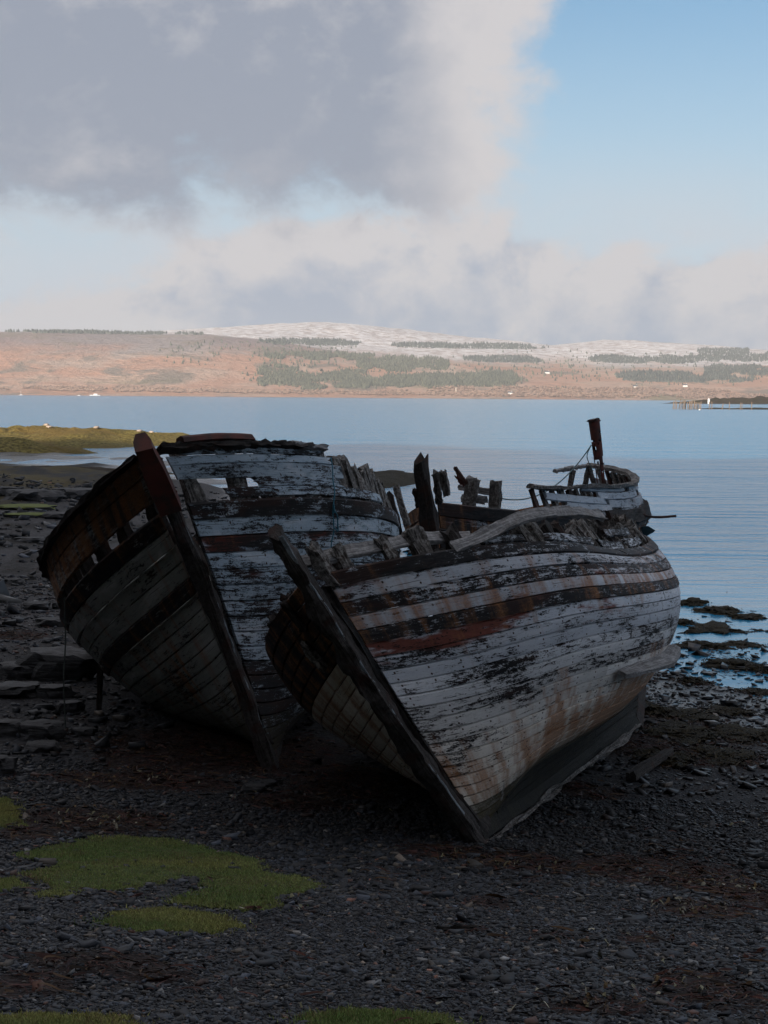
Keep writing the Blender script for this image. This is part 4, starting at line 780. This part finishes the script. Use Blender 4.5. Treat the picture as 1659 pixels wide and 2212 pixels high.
def inpoly(x, y, P):
    c_ = np.zeros(x.shape, bool); n = len(P)
    for i in range(n):
        x1, y1 = P[i]; x2, y2 = P[(i+1) % n]; c_ ^= ((y1 > y) != (y2 > y)) & (x < (x2-x1)*(y-y1)/(y2-y1+1e-12)+x1)
    return c_
def ingrass(x, y):
    xx = x+0.17*fbm(x*6, y*6, 61, 5, 0.65); yy = y+0.17*fbm(x*6, y*6, 66, 5, 0.65); g_ = np.zeros(x.shape, bool)
    for P in GR: g_ |= inpoly(xx, yy, P)
    return g_
def pts(n, y0, y1, half=0.25):
    y = np.sqrt(rng.uniform(y0*y0, y1*y1, n)); x = y*rng.uniform(-half, half, n); return x, y
# pebbles
px_, py_, ps_ = [], [], []
for n, y0, y1, s0 in ((95000, 7.2, 13, 0.0090), (55000, 13, 20, 0.0130), (16000, 20, 40, 0.030), (5000, 32, 85, 0.075)):
    x, y = pts(n, y0, y1); wd = weed_at(x, y); keep = (~ingrass(x, y) | (rng.random(n) < 0.035)) & (rng.random(n) > np.clip(wd*2.6, 0, 0.93)); x, y = x[keep], y[keep]
    px_.append(x); py_.append(y); ps_.append(s0*np.exp(rng.normal(0, 0.52, len(x)))*(0.8+0.5*vnoise(x*0.7, y*0.7, 50)))
x = np.concatenate(px_); y = np.concatenate(py_); sz = np.concatenate(ps_); k = len(x)
IV = np.array([[i, j, k_] for i in (-.62, .62) for j in (-.62, .62) for k_ in (-.62, .62)]); IF = np.array([[0, 1, 3, 2], [4, 6, 7, 5], [0, 4, 5, 1], [2, 3, 7, 6], [0, 2, 6, 4], [1, 5, 7, 3]])
var = [(IV+0.20*rng.normal(size=IV.shape)) for _ in range(24)]
base = np.array(var)[rng.integers(0, 24, k)]
sc3 = np.stack([sz*rng.uniform(0.9, 1.7, k), sz*rng.uniform(0.7, 1.1, k), sz*rng.uniform(0.30, 0.62, k)], -1); V = base*sc3[:, None]
ty = rng.normal(0, 0.28, k); cz, sz_ = np.cos(ty)[:, None], np.sin(ty)[:, None]; V = np.stack([V[..., 0]*cz+V[..., 2]*sz_, V[..., 1], -V[..., 0]*sz_+V[..., 2]*cz], -1)
a = rng.uniform(0, 6.28, k); ca, sa = np.cos(a)[:, None], np.sin(a)[:, None]; V = np.stack([V[..., 0]*ca-V[..., 1]*sa, V[..., 0]*sa+V[..., 1]*ca, V[..., 2]], -1)
zg = gz(x, y); V = V+np.stack([x, y, zg+sc3[:, 2]*0.35], -1)[:, None]
g = np.exp(rng.normal(0, 0.62, k)); cb = np.array([0.0155, 0.0190, 0.0260])[None]*g[:, None]
r1 = rng.random(k); cb[r1 < 0.10] = np.array([0.075, 0.062, 0.050])*g[r1 < 0.10, None]; cb[r1 < 0.03] = np.array([0.075, 0.035, 0.025])*g[r1 < 0.03, None]; cb[r1 > 0.985] = np.array([0.20, 0.20, 0.20])
wt = sst(zg, 0.95, 0.6); cb = cb*(1-0.55*wt)[:, None]
M_PEB, t, b = mat('slate_pebbles'); at = t.new('ShaderNodeAttribute', attribute_name='tint'); P_ = t.new('ShaderNodeNewGeometry').outputs['Position']
sp = t.new('ShaderNodeSeparateXYZ', {0: P_})
t.put(b.inputs['Base Color'], t.mix(t.step(t.noise(P_, 60, 4, 0.6), 0.3, 0.7), t.mix(0.35, at.outputs['Color'], (0, 0, 0)), at.outputs['Color']))
t.put(b.inputs['Roughness'], t.step(sp.outputs[2], 0.6, 0.2, 0.62, 0.30)); b.inputs['Specular IOR Level'].default_value = 0.45
F_ = (IF[None]+(np.arange(k)*len(IV))[:, None, None]).reshape(-1, 4)
tag(mesh('pebbles', V.reshape(-1, 3), F_, M_PEB, attrs={'tint': np.repeat(np.concatenate([np.clip(cb, 0, 0.4), np.ones((k, 1))], 1), len(IV), 0)}), 'blue-grey slate shingle covering the beach', 'pebbles', kind='stuff')
# seaweed ribbons
def ribbons(name, x, y, lmin, lmax, wmin, wmax, cols, label, lift=0.02, seed=0, zb=None):
    r_ = np.random.default_rng(seed); k = len(x); n = 5; L = r_.uniform(lmin, lmax, k); wd = r_.uniform(wmin, wmax, k); th = r_.uniform(0, 6.28, k); cur = r_.normal(0, 1.4, k)
    s = np.linspace(0, 1, n)[None]; ang = th[:, None]+cur[:, None]*s*2; dx = np.cumsum(np.cos(ang), 1)*L[:, None]/n; dy = np.cumsum(np.sin(ang), 1)*L[:, None]/n
    X = x[:, None]+dx; Y = y[:, None]+dy; Z = (gz(X, Y) if zb is None else zb[:, None]-0.06*np.linspace(0, 1, n)[None])+lift*(0.4+r_.random((k, 1)))+lift*1.2*np.sin(s*3.1+r_.uniform(0, 3, (k, 1)))*r_.random((k, 1))
    wv = wd[:, None]*np.sin(0.35+s*2.5); nx, ny = -np.sin(ang)*wv, np.cos(ang)*wv; tl = r_.normal(0, 0.6, (k, 1))*wv
    V = np.stack([np.stack([X-nx, Y-ny, Z-tl], -1), np.stack([X+nx, Y+ny, Z+tl], -1)], 2).reshape(-1, 3)
    F_ = (gridfaces(n, 2)[None]+(np.arange(k)*n*2)[:, None, None]).reshape(-1, 4)
    cc = np.array(cols)[r_.integers(0, len(cols), k)]*r_.uniform(0.6, 1.4, (k, 1)); cc = np.concatenate([cc, np.ones((k, 1))], 1)
    M_, t, b = mat(name+'_fronds'); at = t.new('ShaderNodeAttribute', attribute_name='tint'); t.put(b.inputs['Base Color'], at.outputs['Color']); b.inputs['Roughness'].default_value = 0.62; b.inputs['Specular IOR Level'].default_value = 0.25
    tag(mesh(name, V, F_, M_, attrs={'tint': np.repeat(cc, n*2, 0)}), label, 'seaweed', kind='stuff')
WEED += [(o.location[0], o.location[1], 1.6*max(0.3, o.dimensions[0]*0.5), 1.6*max(0.3, o.dimensions[1]*0.5)) for o in COL.objects if o.name.startswith('weedy_rock')]
x, y = pts(190000, 7.2, 44); wv_ = weed_at(x, y); kp = (rng.random(len(x)) < np.clip(wv_*1.6-0.05, 0, 1)) & ~ingrass(x, y); x, y = x[kp][:36000], y[kp][:36000]
ribbons('seaweed', x, y, 0.08, 0.30, 0.003, 0.008, [(0.034, 0.010, 0.008), (0.055, 0.016, 0.010), (0.012, 0.006, 0.005), (0.060, 0.030, 0.010), (0.016, 0.009, 0.005)], 'dark red-brown seaweed in strandlines across the shingle', seed=1)
x, y = pts(60000, 7.2, 20); wv_ = weed_at(x, y); kp = (rng.random(len(x)) < np.clip(wv_*0.10, 0, 1)*(vnoise(x*1.3, y*1.3, 77) > 0.55)) & ~ingrass(x, y)
ribbons('dried_seaweed', x[kp], y[kp], 0.03, 0.09, 0.006, 0.016, [(0.16, 0.15, 0.09), (0.22, 0.21, 0.16), (0.11, 0.07, 0.03)], 'pale dried scraps of seaweed among the dark strandline', 0.03, seed=2)
bx_, by_, bz_ = [], [], []
for o in list(COL.objects):
    if o.name.startswith('weedy_rock') and o.location[1] < 60:
        vv_ = np.array([v.co[:] for v in o.data.vertices])+np.array(o.location); vv_ = vv_[vv_[:, 2] > gz(vv_[:, 0], vv_[:, 1])-0.02]
        if len(vv_): q = vv_[rng.integers(0, len(vv_), 420)]; bx_.append(q[:, 0]+rng.normal(0, 0.04, 420)); by_.append(q[:, 1]+rng.normal(0, 0.04, 420)); bz_.append(q[:, 2])
ribbons('seaweed', np.concatenate(bx_), np.concatenate(by_), 0.08, 0.26, 0.005, 0.013, [(0.022, 0.016, 0.008), (0.012, 0.009, 0.006), (0.045, 0.034, 0.014), (0.016, 0.014, 0.007)], 'brown wrack draped over the mounds on the wet flats', 0.012, seed=3, zb=np.concatenate(bz_))
# turf
M_TURF, t, b = mat('shore_turf'); at = t.new('ShaderNodeAttribute', attribute_name='tint'); t.put(b.inputs['Base Color'], at.outputs['Color']); b.inputs['Roughness'].default_value = 0.8; b.inputs['Specular IOR Level'].default_value = 0.2
for i, P in enumerate(GR):
    lo, hi = P.min(0)-0.15, P.max(0)+0.15; ar = (hi-lo).prod(); n = int(min(150000, ar*30000)); x = rng.uniform(lo[0], hi[0], n); y = rng.uniform(lo[1], hi[1], n)
    xx = x+0.17*fbm(x*6, y*6, 61, 5, 0.65); yy = y+0.17*fbm(x*6, y*6, 66, 5, 0.65); kp = inpoly(xx, yy, P) & inpoly(xx+0.07, yy, P) & inpoly(xx-0.07, yy, P) | (inpoly(xx, yy, P) & (rng.random(n) < 0.5)) | (inpoly(x+rng.normal(0, 0.09, n), y+rng.normal(0, 0.09, n), P) & (rng.random(n) < 0.12)); kp &= vnoise(x*9, y*9, 88)+0.5*vnoise(x*30, y*30, 89) > 0.30; x, y = x[kp], y[kp]; k = len(x)
    gn = fbm(x*2.2, y*2.2, 71, 3); hh = rng.uniform(0.005, 0.014, k)*np.exp(rng.normal(0, 0.35, k))*(1+0.6*gn); th = rng.uniform(0, 6.28, k); wdt = rng.uniform(0.0025, 0.0045, k)*1.3; z = gz(x, y)+0.012
    bx, by = np.cos(th)*wdt, np.sin(th)*wdt; ln = rng.normal(0, 0.012, (k, 2))
    V = np.stack([np.stack([x-bx, y-by, z-0.012], -1), np.stack([x+bx, y+by, z-0.012], -1), np.stack([x+ln[:, 0], y+ln[:, 1], z+hh], -1)], 1).reshape(-1, 3)
    mixv = np.clip(0.5+0.9*fbm(x*1.1, y*1.1, 73, 3)+0.2*rng.normal(size=k), 0, 1)[:, None]
    cc = (np.array([0.15, 0.22, 0.07])*(1-mixv)+np.array([0.32, 0.31, 0.11])*mixv)*rng.uniform(0.6, 1.4, (k, 1)); dead = rng.random(k) < 0.10+0.25*(fbm(x*3, y*3, 79, 3) > 0.25); cc[dead] = np.array([0.24, 0.19, 0.10])*rng.uniform(0.5, 1.2, (dead.sum(), 1)); cc = np.concatenate([cc, np.ones((k, 1))], 1)
    # soil and moss sheet below the blades
    q = 0.03; gx, gy = np.meshgrid(np.arange(lo[0], hi[0], q), np.arange(lo[1], hi[1], q), indexing='ij')
    ins = inpoly(gx+0.17*fbm(gx*6, gy*6, 61, 5, 0.65), gy+0.17*fbm(gx*6, gy*6, 66, 5, 0.65), P); fc = gridfaces(*gx.shape); ins &= vnoise(gx*9, gy*9, 88) > 0.22; ok = ins.ravel()[fc].all(1); fc = fc[ok]
    used, inv = np.unique(fc, return_inverse=True); fc = inv.reshape(-1, 4)+len(V)
    Vs = np.stack([gx, gy, gz(gx, gy)+0.010], -1).reshape(-1, 3)[used]; cs = np.tile(np.array([[0.05, 0.065, 0.018, 1]]), (len(Vs), 1))
    tri = np.arange(k*3).reshape(-1, 3); faces = tri.tolist()+fc.tolist()
    lb = ['large ragged patch of green turf on the shingle', 'smaller oval patch of olive turf nearer the viewer', 'strip of green turf at the left edge beside the weed line', 'turf at the bottom left corner', 'turf along the bottom edge', 'small scrap of turf at the left edge'][i]
    tag(mesh('grass', np.concatenate([V, Vs]), faces, M_TURF, smooth=False, attrs={'tint': np.concatenate([np.repeat(cc, 3, 0), cs])}), lb, 'grass', kind='stuff')
# loose pale stones that stand out on the shingle
M_STN = plain('pale_stone', (0.20, 0.19, 0.18), 0.75, 0.35, 12.0); M_STD = plain('grey_stone', (0.075, 0.078, 0.085), 0.7, 0.4, 12.0); M_STR = plain('brick_red_stone', (0.14, 0.05, 0.035), 0.75, 0.3, 12.0)
for i, (px, py, w_, mm, lb) in enumerate([(703, 1798, 12, M_STN, 'white pebble on the shingle in front of the left boat'), (888, 2018, 14, M_STN, 'pale pointed stone low in the middle of the shingle'), (1098, 1922, 12, M_STN, 'pale round stone below the weed line right of centre'), (1020, 2030, 18, M_STD, 'grey wedge stone in the middle of the shingle'), (645, 2198, 12, M_STR, 'brick-red stone near the bottom edge'), (985, 2098, 12, M_STR, 'orange-red stone low in the middle of the shingle'), (972, 1990, 14, M_STN, 'buff stone just above the foreground weed'), (640, 2020, 20, M_STN, 'pale stone right of the smaller turf patch'), (652, 2042, 14, M_STN, 'cream stone just below the pale stone by the turf'), (1185, 2090, 16, M_STD, 'grey slab at the edge of the right-hand weed'), (230, 2022, 22, M_STD, 'grey stone at the left tip of the smaller turf patch'), (320, 1914, 18, M_STD, 'dark stone lying on the large turf patch'), (1470, 1770, 26, M_STD, 'large flat grey stone among the dark shingle right of the near boat'), (1560, 1700, 24, M_STD, 'flat stone near the right edge above the weed line')]):
    rock_px('loose_stone', px, py, w_, w_*0.6, mm, 200+i, lb, 'stone', sub=2, rough=0.25)

# ---------- driftwood and props
def prop(name, P0, P1, wid, dep, m_, seed, label, cat, rag=0.01):
    V, F_, uv = sweep(np.linspace(P0, P1, 8), wid, dep, (1, 0, 0.2), None, rag, 0.03, seed); c = V.mean(0); o = mesh(name, V-c, F_, m_, None, True, 40, uv); o.location = c; tag(o, label, cat); return o
g = gpz(213, 1535); prop('timber_prop', g-np.array([0, 0, 0.05]), aty(216, 1440, g[1]), 0.07, 0.07, M_DARK, 301, 'thin upright prop under the left boat', 'prop')
g0, g1 = gpz(1362, 1690), gpz(1445, 1640); prop('driftwood', g0+[0, 0, 0.07], g1+[0, 0, 0.09], 0.12, 0.12, M_DARK, 302, 'squared driftwood baulk in the weed right of the near boat keel', 'driftwood')
g0, g1 = gpz(945, 2014), gpz(1030, 2011); prop('driftwood', g0+[0, 0, 0.02], g1+[0, 0, 0.02], 0.03, 0.03, M_DARK, 303, 'dark stick lying on the shingle low in the middle', 'driftwood')
# ropes
def rope(name, P, rad, m_, label, n=40):
    P = resample(P, n); a = np.arange(6)/6*2*math.pi; V, F_, uv = sweep(P, rad*2, rad*2, (0.3, 1, 0.1), [(0.5*math.cos(q), 0.5*math.sin(q)) for q in a]); c = V.mean(0)
    o = mesh(name, V-c, F_, m_, None, True, None, uv); o.location = c; tag(o, label, 'rope'); return o
M_BLUE = plain('blue_polyprop_rope', (0.025, 0.17, 0.25), 0.6, 0.3, 30); M_TEAL = plain('green_rope', (0.02, 0.07, 0.075), 0.6, 0.3, 30); M_OLD = plain('old_rope', (0.06, 0.075, 0.07), 0.8, 0.3, 30)
rope('blue_rope', B.world(B.surf([(712, 988), (715, 1010), (714, 1040), (719, 1065), (717, 1100), (714, 1125), (716, 1150), (714, 1175), (716, 1205)], 1, 0.05)), 0.008, M_BLUE, 'bright blue rope hanging down the side of the left boat')
rope('blue_rope', B.world(B.surf([(716, 1085), (713, 1095), (712, 1110), (717, 1098), (724, 1110), (725, 1135), (721, 1150), (715, 1140)], 1, 0.07)), 0.009, M_BLUE, 'loop of blue rope tied into the hanging blue rope')
e0 = Cc.world(Cc.px(1277, 962, 7.65)); e1 = Cc.world(Cc.px(1080, 1076, 1.5)); tt = np.linspace(0, 1, 24)[:, None]; P = e0*(1-tt)+e1*tt; P[:, 2] -= 0.42*(4*tt*(1-tt))[:, 0]*0.9
rope('mooring_rope', P, 0.012, M_TEAL, 'thin dark rope slung from the rusty stack to the bow posts')
rope('rope_end', np.array([e0, Cc.world(Cc.px(1268, 985, 7.6)), Cc.world(Cc.px(1276, 1008, 7.55)), Cc.world(Cc.px(1281, 1018, 7.5))]), 0.010, M_TEAL, 'short loose rope end dangling beside the rusty stack')
tp = B.world(B.surf([(138, 1290)], -1, 0.02))[0]; gb = gpz(138, 1600); gb[1] = tp[1]; gb[0] = tp[0]; gb[2] = gz(tp[0], tp[1])
rope('hanging_rope', np.array([tp, tp+(gb-tp)*0.33+[0.01, 0, 0], tp+(gb-tp)*0.6+[-0.015, 0, 0], gb+[0.005, 0, 0.01]]), 0.009, M_OLD, 'pale rope hanging straight down from the left boat rail')
# ---------- far water: posts, buoy, boats, houses
M_POST = plain('old_pier_timber', (0.22, 0.16, 0.11), 0.9, 0.4, 1.0); M_WHITE = plain('white_paint', (0.75, 0.75, 0.73), 0.6, 0.08, 0.5); M_ROOF = plain('slate_roof', (0.09, 0.09, 0.10), 0.8, 0.2, 0.5)
def post(px, lean, tall):
    x0 = (2100+px/4.147)*0.6636; p0 = CAMP+ray(x0, 884)*(-ZC/ray(x0, 884)[2]); p0[1] = 815+random.uniform(-6, 6); p0[0] = ray(x0, 884)[0]/ray(x0, 884)[1]*p0[1]
    V, F_, uv = sweep(np.linspace([0, 0, -1.0], [lean*tall, 0, tall], 5), 0.32, 0.32, (1, 0, 0), None, 0.05, 0.1, int(px)); o = mesh('pier_post', V, F_, M_POST, None, True, 40, uv); o.location = (p0[0], p0[1], 0); return o
for q in (375, 398, 420, 480, 505, 516, 535, 546, 575, 590, 604, 620, 636, 656, 672, 690, 706, 730, 746): tag(post(q, random.uniform(-0.05, 0.14), random.uniform(3.2, 4.2)), 'weathered post in the close row of the ruined pier', 'post', 'close row of pier posts')
for q, l, h_, lb in ((450, 0.22, 4.9, 'tallest leaning post in the close row of the ruined pier'), (865, 0.04, 3.6, 'left of the pair of posts standing right of the close pier row'), (900, 0.0, 3.6, 'right of the pair of posts standing right of the close pier row'), (1032, 0.25, 2.8, 'single leaning pier post between the pair and the straight post'), (1135, 0.03, 3.6, 'single straight pier post in open water'), (1280, 0.1, 3.3, 'left of two posts at the tip of the thin reef'), (1306, 0.02, 3.3, 'right of two posts at the tip of the thin reef'), (1435, 0.03, 3.6, 'last pier post standing over the thin reef')): tag(post(q, l, h_), lb, 'post')
def box(bt, x, y, z, sx, sy, sz, m_, name, parent):
    V = np.array([[i, j, k] for i in (-.5, .5) for j in (-.5, .5) for k in (0, 1)])*[sx, sy, sz]+[x, y, z]; return mesh(name, V, [[0, 1, 3, 2], [4, 6, 7, 5], [0, 4, 5, 1], [2, 3, 7, 6], [0, 2, 6, 4], [1, 5, 7, 3]], m_, parent, False)
def house(px, py, w_, label):
    P = hillpoint(px, py)[0]; o = empty('house', P); tag(o, label, 'house'); box(None, 0, 0, -1, w_, w_*0.6, 5, M_WHITE, 'wall', o)
    V = np.array([[-.5, -.34, 0], [.5, -.34, 0], [.5, .34, 0], [-.5, .34, 0], [-.48, 0, .28], [.48, 0, .28]])*w_*1.04+[0, 0, 4.02]; mesh('roof', V, [[0, 1, 5, 4], [2, 3, 4, 5], [0, 4, 3], [1, 2, 5], [3, 2, 1, 0]], M_ROOF, o, False)
    box(None, w_*0.3, 0, 4.02+w_*0.2, 1.2, 1.2, 2.2, M_WHITE, 'chimney', o)
house(1182, 807, 14, 'white farmhouse on the hillside right of the spruce plantations'); house(1372, 838, 13, 'white house among woods on the right part of the far shore'); house(1480, 836, 12, 'white house farther right among the shore woods'); house(1102, 852, 12, 'white cottage right down on the far shoreline')
P = hillpoint(985, 850)[0]; o = empty('monument', P); tag(o, 'pale stone tower on the far shore below the plantations', 'tower')
V, F_, uv = sweep([[0, 0, -2], [0, 0, 2], [0, 0, 12]], [7, 5, 3.4], [7, 5, 3.4], (1, 0, 0)); mesh('shaft', V, F_, M_PALE, o, True, 40, uv); V, F_, uv = sweep([[0, 0, 12.05], [0, 0, 13], [0, 0, 16]], [4.4, 4.2, 0.4], [4.4, 4.2, 0.4], (1, 0, 0)); mesh('cap', V, F_, M_PALE, o, True, 40, uv)
yb = 1650; d_ = ray(1531, 863); o = empty('light_beacon', (d_[0]/d_[1]*yb, yb, 2.0)); tag(o, 'small white beacon tower on the point beyond the pier posts', 'beacon')
V, F_, uv = sweep([[0, 0, -3], [0, 0, 0], [0, 0, 2.6]], 1.9, 1.7, (1, 0, 0)); mesh('tower', V, F_, M_WHITE, o, True, 40, uv); V, F_, uv = sweep([[0, 0, 2.62], [0, 0, 2.9], [0, 0, 3.5]], [2.1, 1.6, 0.3], [2.0, 1.6, 0.3], (1, 0, 0)); mesh('lantern', V, F_, M_WHITE, o, True, 40, uv)
skerry('headland', 318, 1672, 55, 14, 2.6, M_WEEDD, 25, 'thin low point of land carrying the white beacon')
d_ = ray(1511, 885); yb = 760; o = empty('buoy', (d_[0]/d_[1]*yb, yb, 0)); tag(o, 'small white mooring buoy floating near the pier posts', 'buoy'); V, F_ = ico(2); mesh('float', V*[0.42, 0.42, 0.34]+[0, 0, 0.15], F_, M_WHITE, o); V, F_, uv = sweep([[0, 0, 0.45], [0, 0, 0.52], [0, 0, 0.6]], 0.10, 0.10, (1, 0, 0)); mesh('ring', V, F_, M_RUST, o, True, None, uv)
def vessel(px, y_, L, label, cabin, mast=None):
    d_ = ray(px, 855); o = empty('moored_boat', (d_[0]/d_[1]*y_, y_, 0)); tag(o, label, 'boat'); s_ = np.linspace(-.5, .5, 9); hb = (1-np.abs(2*s_)**3)*L*0.12+0.1
    V = np.concatenate([np.stack([s_*L*0.92, 0*s_-hb*0.6, 0*s_-0.2], -1), np.stack([s_*L, -hb, 0*s_+L*0.085], -1), np.stack([s_*L, hb, 0*s_+L*0.085], -1), np.stack([s_*L*0.92, hb*0.6, 0*s_-0.2], -1)]).reshape(4, 9, 3).transpose(1, 0, 2).reshape(-1, 3)
    mesh('hull', V, gridfaces(9, 4, True).tolist()+[[3, 2, 1, 0], [32, 33, 34, 35]], M_WHITE, o, True, 40); box(None, cabin*L, 0, L*0.086, L*0.34, L*0.14, L*0.10, M_WHITE, 'cabin', o)
    if mast: V, F_, uv = sweep([[0, 0, L*0.09], [0, 0, L*0.5], [0, 0, L*1.1]], 0.3, 0.3, (1, 0, 0)); mesh('mast', V, F_, M_WHITE, o, True, None, uv)
vessel(205, 3700, 24, 'white ferry far off by the left shoreline', 0.05); vessel(170, 3650, 8, 'small white motor boat left of the white ferry', 0.1); vessel(45, 3600, 9, 'tiny white sailing yacht at the far left shoreline', 0.05, True)
# ---------- haze between here and the hills
Mh = bpy.data.materials.new('sea_haze'); Mh.use_nodes = True; t = NT(Mh.node_tree); t.n.clear(); hv = t.new('ShaderNodeVolumePrincipled'); ho = t.new('ShaderNodeOutputMaterial'); t.l.new(hv.outputs[0], ho.inputs['Volume'])
hv.inputs['Color'].default_value = (0.80, 0.87, 0.95, 1); hv.inputs['Density'].default_value = 0.000075; hv.inputs['Anisotropy'].default_value = 0.0
V = np.array([[i, j, k] for i in (-5200, 5200) for j in (-300, 8000) for k in (-480, 345)], float); tag(mesh('haze', V, [[0, 1, 3, 2], [4, 6, 7, 5], [0, 4, 5, 1], [2, 3, 7, 6], [0, 2, 6, 4], [1, 5, 7, 3]], Mh, None, False), kind='stuff')
